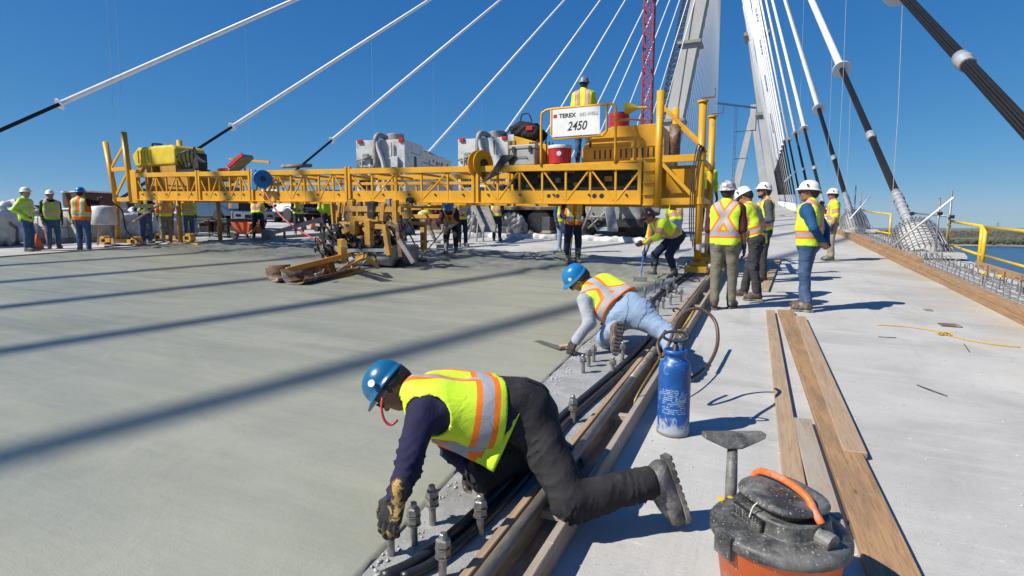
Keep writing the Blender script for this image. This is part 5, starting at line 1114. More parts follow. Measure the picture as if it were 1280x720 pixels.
# right end frame
xa, xc = -1.95, -1.17
for yy_, zt in ((YF, 4.05), (YB + .1, 4.10)): pp('jack_post', M().tube([(xa, yy_, 1.85), (xa, yy_, zt)], .072, 16), b=0, smooth=True)
for yy_, zt in ((YF, 3.79), (YB + .1, 3.86)):
    g0 = dz(xc, yy_); pp('jack_post', M().tube([(xc, yy_, g0 + .28), (xc, yy_, zt)], .068, 16), b=0, smooth=True)
    pp('post_collar', M().tube([(xc, yy_, 2.72), (xc, yy_, 2.86)], .085, 16), b=0); pp('post_collar', M().tube([(xc, yy_, 1.9), (xc, yy_, 2.03)], .085, 16), b=0); pp('post_collar', M().tube([(xc, yy_, zt - .02), (xc, yy_, zt + .012)], .10, 16), b=0)
    m_ = M(); m_.tube([(xc - .02, yy_, zt), (xc - .02, yy_, zt + .06), (xc + .2, yy_, zt + .06), (xc + .2, yy_, zt + .22)], .014, 8); pp('crank', m_, 'rust', 0, True)
    pp('jack_band', M().tube([(xc, yy_, g0 + .55), (xc, yy_, g0 + .66)], .071, 16), 'white', 0)
    pp('bogie_frame', M().bar((xc + .42, yy_ - .2, g0 + .24), (xc + .42, yy_ + .5, g0 + .26), .04, .16)); pp('bogie_frame', M().bar((xc - .18, yy_ - .3, g0 + .2), (xc + .2, yy_ - .3, g0 + .2), .05, .11)); pp('bogie_frame', M().box((xc, yy_, g0 + .27), (.26, .26, .12)))
    for y2 in (-.16, .22): pp('wheel', M().tube([(-.885 - .06, yy_ + y2, dz(-.885, yy_ + y2) + .255), (-.885 + .06, yy_ + y2, dz(-.885, yy_ + y2) + .255)], .09, 18), 'steel', 0)
    pp('bogie_axle', M().bar((xc, yy_ - .1, g0 + .26), (-.82, yy_ - .1, g0 + .26), .07, .07))
for yy_ in (YF, YB + .1):
    for z in (2.77, 1.96): pp('brace', M().bar((xa, yy_, z), (xc, yy_, z), .06, .13))
    pp('brace', M().bar((xa + .05, yy_, 3.75), (xc - .04, yy_, 3.05), .05, .07)); pp('brace', M().bar((xa + .05, yy_, 2.7), (xc - .1, yy_, 2.03), .05, .07))
for x in (xa, xc):
    for z in (2.0, 2.75): pp('brace', M().bar((x, YF, z), (x, YB + .1, z), .07, .09))
pp('end_plate', M().b2((-2.24, YF - .02, 1.88), (-2.02, YF + .02, 2.80))); pp('end_plate', M().b2((-2.24, YB - .02, 1.88), (-2.02, YB + .02, 2.80)))
for z in (1.9, 2.1, 2.33, 2.56, 2.79): pp('end_rib', M().b2((-2.23, YF - .07, z - .012), (-2.03, YF - .022, z + .012)))
pp('end_box', M().b2((-1.88, 11.7, 2.05), (-1.25, 12.9, 2.62)))
for k in range(3):
    x = xc - .05 - .035 * k; pp('hydraulic_hose', M().tube(curve([(x, YF - .08, 1.0 + .1 * k), (x - .04, YF - .1, 1.6), (x - .02, YF - .1, 2.4), (x + .06, YF - .1, 2.93 + .03 * k), (x + .16, YF - .06, 2.85)], 6), .011, 7), 'rubber', 0, True)
for k, (x0, x1, sg_) in enumerate([(-17.2, -13.0, .06), (-14.6, -9.6, .1), (-12.6, -8.9, .07), (-9.4, -5.6, .09), (-8.7, -5.0, .05)]):
    pts = [(x0 + (x1 - x0) * f, YF + .12 + .25 * (k % 2), ztop(x0 + (x1 - x0) * f) + .02 - sg_ * 4 * f * (1 - f) * (.6 + .4 * math.sin(9 * f))) for f in np.linspace(0, 1, 13)]
    pp('draped_hose', M().tube(pts, .014 + .004 * (k % 2), 6), 'rubber', 0, True)
# platform, engine covers
pp('platform', M().b2((-5.5, YF - .03, 2.735), (-2.25, YB, 2.775)), b=.006)
def hood(pts, y0, y1): return M().prism(pts, (0, y1, 0), (1, 0, 0), (0, 0, 1), (0, -1, 0), y1 - y0)
pp('control_console', hood([(-5.32, 2.776), (-4.28, 2.776), (-4.28, 3.2), (-5.32, 3.52)], 11.55, 12.7), b=.01)
pp('console_placard', M().b2((-5.31, 11.544, 3.36), (-5.17, 11.551, 3.50)), 'sign', 0)
for k in range(9):
    if k in (2, 3, 4, 5): continue
    x = -5.25 + k * .105; pp('vent_slot', M().b2((x, 11.542, 2.86), (x + .022, 11.552, 3.36 - .0 * k)), 'ink', 0)
for k in range(6): pp('gauge_knob', M().tube([(-4.75 + k * .08, 11.8, 3.34 - k * .025), (-4.75 + k * .08, 11.8, 3.43 - k * .025)], .018, 8), 'dark', 0)
pp('engine_cover', hood([(-3.62, 2.776), (-1.92, 2.776), (-1.92, 3.2), (-2.0, 3.52), (-2.98, 3.52), (-3.45, 3.3), (-3.62, 3.1)], 11.6, 13.0), b=.012)
pp('cover_lip', M().b2((-3.6, 11.585, 3.08), (-1.93, 11.6, 3.105)))
for k in range(13):
    x = -3.35 + k * .11
    if k == 4: continue
    pp('vent_slot', M().b2((x, 11.592, 2.88), (x + .028, 11.602, 3.06)), 'ink', 0)
pp('door_handle', M().b2((-3.46, 11.585, 3.12), (-3.42, 11.602, 3.25)), 'dark', 0)
pp('exhaust', M().tube([(-1.75, 11.8, 2.9), (-1.75, 11.8, 3.5)], .11, 14), 'rust', 0, True)
pp('underside_engine', M().b2((-5.2, 11.55, 2.30), (-2.45, 12.85, 2.72)), 'dark', .03)
for k in range(22):
    x = -5.3 + k * .135; pp('underside_part', M().box((x, 11.45 + .03 * (k % 3), 2.36 + .1 * (k % 4)), (.1 + .03 * (k % 3), .1, .07 + .03 * (k % 2))), ('dark', 'rust', 'yellow_d', 'dark', 'greym')[k % 5])
# guard rail with sign
zt = 3.88
pp('guard_rail', M().tube(curve([(-4.36, YF - .06, 2.74), (-4.36, YF - .06, 3.7), (-4.30, YF - .06, 3.84), (-4.14, YF - .06, zt), (-3.6, YF - .06, zt), (-3.0, YF - .06, zt), (-2.9, YF - .06, zt), (-2.80, YF - .06, 3.8), (-2.79, YF - .06, 3.6), (-2.79, YF - .06, 2.74)], 5), .026, 10), b=0, smooth=True)
pp('guard_rail', M().tube([(-4.14, YF - .06, zt), (-4.14, YF - .06, 3.36), (-4.08, YF - .06, 3.28), (-3.05, YF - .06, 3.28), (-2.97, YF - .06, 3.36), (-2.97, YF - .06, zt)], .024, 10), b=0, smooth=True)
pp('guard_rail', M().tube(curve([(-2.79, YF - .06, 3.55), (-2.6, YF + .3, 3.62), (-2.4, YF + .6, 3.62), (-2.3, YF + .62, 3.45)], 5), .022, 8), b=0, smooth=True)
sg = pp('machine_sign', M().b2((-4.10, YF - .10, 3.31), (-3.10, YF - .088, 3.855)), 'sign', .002)
def text(s, loc, size, mat, par, shear=0., sx=1., bold=0.):
    c = bpy.data.curves.new('lettering', 'FONT'); c.body = s; c.size = size; c.shear = shear; c.align_x = 'CENTER'; c.offset = bold; c.extrude = .001
    o = bpy.data.objects.new('lettering', c); COL.objects.link(o); dg = bpy.context.evaluated_depsgraph_get(); me = bpy.data.meshes.new_from_object(o.evaluated_get(dg)); bpy.data.objects.remove(o)
    me.transform(Matrix.Diagonal((sx, 1, 1, 1))); me.transform(Matrix.Rotation(math.pi / 2, 4, 'X')); me.transform(Matrix.Translation(Vector(A3(*loc) - ORI[par.name]))); me.materials.clear(); me.materials.append(K[mat])
    o = bpy.data.objects.new('lettering', me); COL.objects.link(o); o.parent = par; ORI[o.name] = ORI[par.name]; return o
text('2450', (-3.58, YF - .102, 3.42), .245, 'ink', sg, .28, .82, .004)
text('TEREX', (-3.78, YF - .102, 3.68), .115, 'ink', sg, 0, 1.05, .004); text('BID-WELL', (-3.33, YF - .102, 3.685), .095, 'steel', sg, .15, .95, .001)
M().b2((-4.08, YF - .1025, 3.685), (-4.0, YF - .1005, 3.755)).build('logo_mark', K['red'], sg)
text('2420', (-4.72, 11.546, 3.24), .10, 'ink', pv, .25, 1.0, .003)
# left end frame
for yy_ in (YF, YB - .1):
    pp('jack_post', M().tube([(-18.02, yy_, 2.2), (-18.2, yy_, 4.36)], .085, 14), b=0, smooth=True); pp('jack_post', M().tube([(-18.78, yy_, 2.1), (-19.15, yy_, 4.12)], .08, 14), b=0, smooth=True)
    pp('leg', M().tube([(-18.9, yy_, dz(-18.9, yy_) + .2), (-18.8, yy_, 2.2)], .07, 14), 'rust' if yy_ > 12 else 'yellow_d', 0, True)
    for z in (3.25, 2.32): pp('brace', M().bar((-18.05, yy_, z), (-18.95, yy_, z), .06, .12))
    pp('brace', M().bar((-18.2, yy_, 4.0), (-18.95, yy_, 3.3), .05, .07)); pp('brace', M().bar((-18.1, yy_, 3.2), (-18.85, yy_, 2.4), .05, .07))
    g0 = dz(-18.7, yy_); pp('bogie_frame', M().bar((-19.5, yy_, g0 + .16), (-17.9, yy_, g0 + .13), .2, .12), 'yellow_d')
    for x in (-19.55, -17.95): pp('wheel', M().tube([(x, yy_ - .1, g0 + .15), (x, yy_ + .1, g0 + .15)], .15, 18), 'yellow_d', 0); pp('wheel_hub', M().tube([(x, yy_ - .115, g0 + .15), (x, yy_ + .115, g0 + .15)], .05, 12), 'dark', 0)
for x in (-16.6,):
    for yy_ in (YF + .5, YB):
        pp('leg', M().tube([(x, yy_, dz(x, yy_) + .12), (x, yy_, 2.35)], .065, 12), 'yellow_d', 0, True)
        pp('leg_skid', M().bar((x - .5, yy_, dz(x, yy_) + .07), (x + .9, yy_, dz(x, yy_) + .06), .2, .12), 'yellow_d')
pp('end_plate', M().b2((-17.98, YF - .04, 2.2), (-17.66, YF + .06, 3.2))); pp('end_box', M().b2((-17.9, 11.6, 2.3), (-15.9, 12.7, 3.0)), 'yellow_d')
# tank
ta, tb = PY(166, 209, 11.55), PY(218, 180, 11.55); tx0, tx1, tz0, tz1 = ta[0], tb[0], ta[2], tb[2]
tk = thing('water_tank', 'ribbed yellow plastic tank on top of the truss', 'tank', ((tx0 + tx1) / 2, 12, tz0))
M().prism([(tx0 + .12, tz0), (tx1 - .05, tz0), (tx1, tz0 + .1), (tx1, tz1 - .12), (tx1 - .14, tz1), (tx0 + .3, tz1), (tx0, tz1 - .2), (tx0, tz0 + .3)], (0, 12.6, 0), (1, 0, 0), (0, 0, 1), (0, -1, 0), 1.05).build('shell', K['tank'], tk, bevel=.07, seg=3)
for k in range(5): M().b2((tx0 + .28 + k * .15, 11.52, tz0 + .12), (tx0 + .34 + k * .15, 11.58, tz1 - .1)).build('rib', K['tank'], tk, bevel=.015)
M().lathe([(.16, 0), (.16, .05), (.1, .07)], c=((tx0 + tx1) / 2, 12, tz1 - .01), n=18).build('filler_cap', K['dark'], tk)
m_ = M(); m_.tube([(tx0 + .5, 11.9, tz1), (tx0 + .5, 11.9, tz1 + .14), (tx0 + .95, 11.9, tz1 + .1)], .03, 6); m_.build('vent_pipe', K['dark'], tk)
for x in (tx0 + .5, tx1 - .45): M().b2((x - .36, 11.6, tz0 - .26), (x + .36, 12.5, tz0 + .02)).build('saddle', K['yellow_d'], tk)
# pump cluster, trays and reels
pc = thing('pump_unit', 'black pump and hoses between the tank and the red tray', 'pump', (-16.1, 11.9, 3.08)); ORI[pc.name] = A3(-15.2, 11.9, 3.05); r7 = random.Random(4)
M().b2((-15.5, 11.6, 3.06), (-14.7, 12.1, 3.16)).build('base', K['dark'], pc); M().tube([(-15.3, 11.8, 3.28), (-14.9, 11.8, 3.28)], .13, 14).build('motor', K['dark'], pc, smooth=True); M().b2((-14.85, 11.65, 3.16), (-14.62, 11.95, 3.62)).build('valve_block', K['dark'], pc)
for k in range(5): M().tube(curve([(-15.4 + .12 * k, 11.7, 3.2), (-15.5 + .2 * k, 11.6, 3.55 + .06 * k), (-15.0 + .1 * k, 11.65, 3.7 - .05 * k), (-14.7 + .1 * k, 11.7, 3.3)], 5), .022, 6).build('pump_hose', K['rubber'], pc, smooth=True)
pp('hand_rail', M().bar((-14.5, 11.9, 3.45), (-12.9, 11.9, 3.28), .05, .06)); pp('hand_rail_post', M().bar((-13.9, 11.9, 3.0), (-13.9, 11.9, 3.5), .05, .05, up=(0, 1, 0)))
ty = thing('red_tray', 'tilted red metal tray lying on the truss', 'tray', (-13.45, 11.5, 3.05)); ORI[ty.name] = A3(-12.9, 11.5, 3.05); M().bar((-13.35, 11.5, 3.08), (-12.72, 11.5, 3.42), .35, .12).build('pan', K['greym'], ty, bevel=.01); M().bar((-13.3, 11.30, 3.14), (-12.7, 11.30, 3.46), .03, .1).build('rim', K['red'], ty); M().b2((-13.8, 11.35, 3.0), (-13.3, 11.7, 3.12)).build('red_box', K['red'], ty)
tag(M().tube([(-11.9, 11.4, 3.08), (-10.9, 11.4, 3.06)], .05, 8).build('pipe_bundle', K['rust'], None, smooth=True), 'brown rolled bundle lying on the truss beside the blue hose reel', 'bundle')
hr = thing('hose_reel', 'blue hose reel hanging on the front of the truss', 'hose reel', (-12.25, 11.05, 2.65))
ax_ = A3(.75, -.66, 0)
for o_ in (-.1, .1): M().lathe([(.225, -.012), (.235, 0), (.225, .012)], c=A3(-12.2, 11.0, 2.72) + ax_ * o_, axis=ax_, n=28).build('flange', K['blueplastic'], hr)
M().lathe([(.16, -.09), (.18, -.06), (.18, .06), (.16, .09)], c=(-12.2, 11.0, 2.72), axis=ax_, n=24).build('hose_coil', K['strand'], hr, smooth=True)
M().prism([(-.1, -.26), (.1, -.28), (.16, .08), (.1, .26), (-.04, .27)], (-12.5, 11.0, 2.72), (1, 0, .0), (0, 0, 1), (0, -1, 0), .05).build('bracket', K['blueplastic'], hr, bevel=.01); M().lathe([(.07, -.13), (.07, .13)], c=(-12.2, 11.0, 2.72), axis=ax_, n=12).build('hub', K['dark'], hr)
yr = thing('cable_reel', 'yellow disc cable reel on the truss top', 'reel', (-5.95, 11.35, 2.85)); M().lathe([(.30, 0), (.30, .025)], c=(-5.95, 11.30, 2.86), axis=(1, -.35, 0), n=28).build('disc', K['yellow'], yr, bevel=.005); M().lathe([(.30, 0), (.30, .025)], c=(-5.78, 11.24, 2.86), axis=(1, -.35, 0), n=28).build('disc', K['yellow'], yr, bevel=.005); M().lathe([(.1, -.03), (.1, .24)], c=(-5.95, 11.30, 2.86), axis=(1, -.35, 0), n=20).build('hub', K['dark'], yr)
for k in range(7): M().tube(curve([(-5.85 + .02 * k, 11.2, 2.45 + .05 * k), (-5.6 + .05 * k, 11.1, 2.5 + .02 * k), (-5.35, 11.1, 2.85 - .03 * k), (-5.2 + .04 * k, 11.15, 3.0), (-5.05, 11.2, 2.7)], 5), .014, 6).build('dangling_hose', K['rubber'], yr, smooth=True)
rh = curve([(-12.2, 11.0, 2.45), (-11.2, 10.6, 1.75), (-9.9, 10.2, 1.25), (-8.6, 9.7, 1.05), (-7.9, 9.3, .9)], 7)
tag(M().tube(rh, .022, 7).build('red_hose', K['redhose'], None, smooth=True), 'red hose running down from the blue reel to the carriage', 'hose')
# things standing on the platform
def cyl_thing(name, label, cat, c, parts):
    t_ = thing(name, label, cat, c)
    for nm, prof, mat in parts: M().lathe(prof, c=c, n=26).build(nm, K[mat], t_, smooth=False)
    return t_
c_ = (-5.12, 11.22, 2.776); gc = thing('grey_cooler', 'grey hard cooler box standing on the platform edge', 'cooler', (-4.8, 11.36, 2.776))
M().b2((-5.1, 11.18, 2.776), (-4.52, 11.53, 3.12)).build('box', K['cooler'], gc, bevel=.025, seg=2); M().b2((-5.13, 11.16, 3.122), (-4.50, 11.535, 3.21)).build('lid', K['cooler'], gc, bevel=.02, seg=2)
for x in (-5.0, -4.62): M().b2((x - .03, 11.14, 3.05), (x + .03, 11.17, 3.17)).build('latch', K['dark'], gc)
M().tube([(-4.95, 11.17, 2.9), (-4.93, 11.155, 2.95), (-4.70, 11.155, 2.95), (-4.68, 11.17, 2.9)], .008, 6).build('grip', K['dark'], gc)
rc = cyl_thing('drink_cooler', 'red round drink cooler with white lid on the platform', 'cooler', (-4.03, 11.38, 2.776), [('barrel', [(.22, 0), (.235, .02), (.25, .3), (.25, .32)], 'red'), ('lid', [(.262, .321), (.262, .36), (.25, .385), (.06, .40)], 'white')])
M().lathe([(.05, 0), (.05, .004)], c=(-3.97, 11.145, 2.98), axis=(.25, -1, 0), n=18).build('round_label', K['white'], rc)
rd = cyl_thing('fuel_drum', 'red drum with a yellow funnel on the engine cover', 'drum', (-2.93, 12.0, 3.521), [('barrel', [(.2, 0), (.21, .01), (.21, .1), (.216, .11), (.21, .12), (.21, .24), (.216, .25), (.21, .26), (.2, .33)], 'red')])
M().lathe([(.02, 0), (.03, .18), (.14, .42), (.145, .44)], c=(-2.35, 11.95, 3.92), axis=(-1, 0, .02), n=18).build('funnel', K['tank'], rd)
fe = cyl_thing('fire_extinguisher', 'red fire extinguisher beside the operator', 'extinguisher', (-3.55, 11.75, 2.776), [('cylinder', [(.07, 0), (.075, .02), (.075, .36), (.05, .42), (.025, .44)], 'red'), ('valve', [(.02, .44), (.035, .46), (.03, .5)], 'dark'), ('label', [(.0765, .12), (.0765, .2)], 'white')])
bg_ = thing('tool_bag', 'black and red tool bag lying on the console', 'bag', (-4.98, 12.0, 3.45))
V, F = field([((-5.2, 11.75, 3.62), (-4.75, 11.75, 3.54), .15, .15, .08), ((-5.15, 12.1, 3.60), (-4.75, 12.1, 3.52), .15, .15, .08), ((-5.15, 11.9, 3.75), (-4.8, 11.9, 3.68), .1, .1, .06)], .022, .08, mod=lambda X, d: d + folds(X, .012, 20, 4)); link('body', V, F, K['black_cloth'], bg_, smooth=True)
M().tube(curve([(-5.1, 11.75, 3.82), (-5.05, 11.75, 3.95), (-4.9, 11.75, 3.95), (-4.82, 11.75, 3.78)], 5), .014, 6).build('handle', K['black_cloth'], bg_); M().box((-4.82, 11.6, 3.62), (.16, .03, .1)).build('pocket', K['red'], bg_, bevel=.01); M().tube(curve([(-5.3, 11.75, 3.7), (-5.42, 11.7, 3.56), (-5.5, 11.65, 3.52), (-5.25, 11.6, 3.49)], 5), .014, 6).build('strap', K['black_cloth'], bg_)

# ------------------------------------------------------------------ finishing carriage under the truss
ca = thing('finishing_carriage', 'dirty yellow finishing carriage with engine hanging below the truss', 'carriage', P(-8.6, 10.6, .09)); r8 = random.Random(12)
def cp(nm, m_, mat='yellow_d', b=.004, smooth=False, par=None): return m_.build(nm, K[mat], par or ca, bevel=b, smooth=smooth)
g0 = dz(-8.2, 9.8) + .09
for y_ in (11.0, 12.6):
    for z in (1.96, 1.74): cp('hanger_beam', M().bar((-9.35, y_, z), (-7.5, y_, z), .09, .1))
    for x in (-9.3, -7.6): cp('hanger_roller', M().tube([(x, y_, 2.08), (x, y_ + .12, 2.08)], .08, 14), 'dark', 0); cp('hanger_beam', M().bar((x, y_, 1.66), (x, y_, 2.05), .07, .1, up=(0, 1, 0)))
cp('cross_head', M().b2((-8.85, 9.98, 1.50), (-7.98, 10.1, 1.59))); cp('cross_head', M().b2((-8.8, 10.1, 1.52), (-8.7, 12.6, 1.6))); cp('cross_head', M().b2((-8.1, 10.1, 1.52), (-8.0, 12.6, 1.6)))
for x, y_, z0 in ((-8.62, 9.95, 1.05), (-8.2, 9.9, .85), (-7.35, 10.2, .8), (-8.9, 11.5, .9), (-7.6, 11.6, .9)): cp('column', M().b2((x - .06, y_ - .06, z0), (x + .06, y_ + .06, 1.53)))
cp('brace', M().bar((-8.95, 9.9, 1.2), (-8.6, 9.95, 1.38), .07, .09)); cp('brace', M().bar((-8.1, 9.95, 1.42), (-7.75, 9.8, 1.3), .07, .09)); cp('brace', M().bar((-7.8, 9.8, 1.32), (-7.55, 9.7, .75), .07, .09)); cp('brace', M().bar((-7.7, 10.3, 1.5), (-7.3, 10.3, 1.3), .07, .08)); cp('brace', M().bar((-9.0, 9.8, .75), (-8.95, 9.85, 1.2), .1, .09))
cp('engine', M().b2((-8.98, 9.72, g0 + .12), (-8.3, 10.5, 1.40)), 'dark', .04); cp('engine', M().b2((-8.28, 9.7, g0 + .1), (-7.45, 10.4, 1.28)), 'dark', .05); cp('air_cleaner', M().tube([(-8.75, 9.7, 1.3), (-8.4, 9.7, 1.3)], .1, 14), 'dark', 0, True); cp('muffler', M().tube([(-8.2, 9.75, 1.2), (-7.8, 9.75, 1.2)], .09, 14), 'rust', 0, True); cp('fuel_tank', M().b2((-8.9, 10.4, 1.3), (-8.3, 10.9, 1.5)), 'dark', .04)
for k in range(130):
    x, y_, z = r8.uniform(-9.05, -7.25), r8.uniform(9.40, 9.76), r8.uniform(g0 + .12, 1.48)
    if k % 3 == 0: cp('hydraulic_hose', M().tube(curve([(x, y_, z), (x + .12, y_ - .1, z + .12), (x + .25, y_ - .05, z - .05), (x + .3, y_ + .1, z - .3)], 4), .016, 6), 'rubber', 0, True)
    elif k % 3 == 1: cp('pulley', M().tube([(x, y_, z), (x, y_ + .07, z)], r8.uniform(.04, .09), 14), ('dark', 'rust', 'yellow_d', 'dark', 'rubber')[k % 5], 0)
    else: cp('bracket', M().box((x, y_, z), (r8.uniform(.05, .18), .12, r8.uniform(.04, .14))), ('dark', 'yellow_d', 'greym', 'dark', 'rust', 'dark')[k % 6])
for k in range(46):
    x, y_, z = r8.uniform(-9.2, -7.35), r8.uniform(9.9, 10.6), r8.uniform(1.35, 2.0)
    if k % 4 == 0: cp('hydraulic_hose', M().tube(curve([(x, y_, z), (x + .1, y_ - .1, z - .25), (x + .2, y_ - .05, z - .1), (x + .3, y_ + .1, z - .4)], 4), .016, 6), 'rubber', 0, True)
    elif k % 4 == 1: cp('hanger_bar', M().bar((x, y_, z - .3), (x + r8.uniform(-.1, .1), y_, min(z + .35, 2.02)), .05, .06, up=(0, 1, 0)))
    else: cp('bracket', M().box((x, y_, z), (r8.uniform(.06, .22), .1, r8.uniform(.05, .2))), ('dark', 'yellow_d', 'rust', 'yellow_d', 'dark', 'greym')[k % 6])
cp('control_box', M().b2((-7.55, 9.62, .9), (-7.3, 9.72, 1.22)), 'greym', .01)
for y_ in (9.5, 10.1): cp('roller_drum', M().tube([(-8.2, y_, g0 + .13), (-7.0, y_, g0 + .13)], .13, 22), 'greym', 0, True)
cp('roller_shroud', M().bar((-8.3, 9.33, g0 + .3), (-6.95, 9.33, g0 + .33), .03, .07), 'greym'); cp('auger_housing', M().b2((-7.2, 9.45, g0 + .1), (-6.98, 10.5, g0 + .42)), 'greym', .04)
for k in range(10): a = k * .9; cp('auger_flight', M().lathe([(.15, 0), (.15, .012)], c=(-6.95 + .02 * k, 9.9, g0 + .15), axis=(1, .35 * math.sin(a), .35 * math.cos(a)), n=16), 'greym', 0)
for x0, y0, x1, y1, w, mt_ in [(432, 261, 503, 262, .11, 'yellow_d'), (436, 273, 474, 274, .1, 'yellow_d'), (443, 275, 443, 292, .13, 'yellow_d'), (461, 275, 462, 306, .14, 'yellow_d'), (429, 290, 446, 282, .1, 'yellow_d'), (470, 283, 483, 284, .1, 'yellow_d'), (481, 283, 487, 319, .1, 'yellow_d'), (427, 299, 428, 320, .13, 'yellow_d'), (497, 279, 502, 321, .09, 'rust'), (484, 279, 500, 282, .08, 'rust'), (440, 250, 440, 272, .12, 'yellow_d'), (494, 250, 495, 280, .11, 'yellow_d'), (466, 252, 466, 272, .16, 'dark'), (450, 252, 452, 270, .08, 'rust'), (480, 254, 478, 276, .1, 'yellow_d'), (500, 300, 518, 328, .1, 'greym'), (446, 318, 470, 326, .07, 'yellow_d'), (418, 304, 428, 308, .06, 'dark')]:
    cp('frame_member', M().bar(PY(x0, y0, 9.32), PY(x1, y1, 9.36), w, w, up=(0, 1, 0)), mt_)
# drag pans trailing in front
A_, B_ = G(322, 336, .35), G(428, 322, .45)
cp('pan_arm', M().bar(G(358, 338, .30), G(438, 318, .42), .05, .09)); cp('pan_arm', M().bar(G(372, 346, .14), G(445, 332, .16), .05, .06)); cp('pan_arm', M().bar(G(395, 350, .1), G(455, 338, .12), .05, .06)); cp('pan_arm', M().bar(G(430, 325, .35), G(430, 305, .75), .1, .12)); cp('pan_arm', M().bar(G(437, 330, .2), G(456, 320, .5), .06, .07)); cp('pan_arm', M().bar(G(456, 320, .5), G(472, 334, .2), .06, .07))
def pan(p0, p1, w, nm):
    p0 = A3(*p0); p1 = A3(*p1); d = unit(p1 - p0); s = unit(np.cross(d, A3(0, 0, 1))); V = []; F = []; prof = [(-w, .24), (-w * .85, .1), (-w * .6, .025), (-w * .2, .002), (w * .5, .002), (w * .9, .03), (w, .09)]; k = len(prof)
    for p in (p0, p1):
        for y_, z in prof: V.append(p + s * y_ + A3(0, 0, z + .01))
    for i in range(k - 1): F.append((i, i + 1, k + i + 1, k + i))
    o = link(nm, V, F, K['rust'], ca, smooth=True); sm = o.modifiers.new('thick', 'SOLIDIFY'); sm.thickness = .012
pan(G(340, 352, .09), G(372, 349, .09), .30, 'drag_pan'); pan(G(366, 356, .09), G(430, 342, .09), .22, 'drag_pan')
for k in range(8):
    e = G(385 + k * 9, 345 - k * 1.5, .15 + .05 * (k % 3)); cp('linkage', M().bar(e, e + A3(r8.uniform(-.25, .25), r8.uniform(.1, .3), r8.uniform(-.05, .2)), .035, .035), ('yellow_d', 'galv', 'rust')[k % 3])

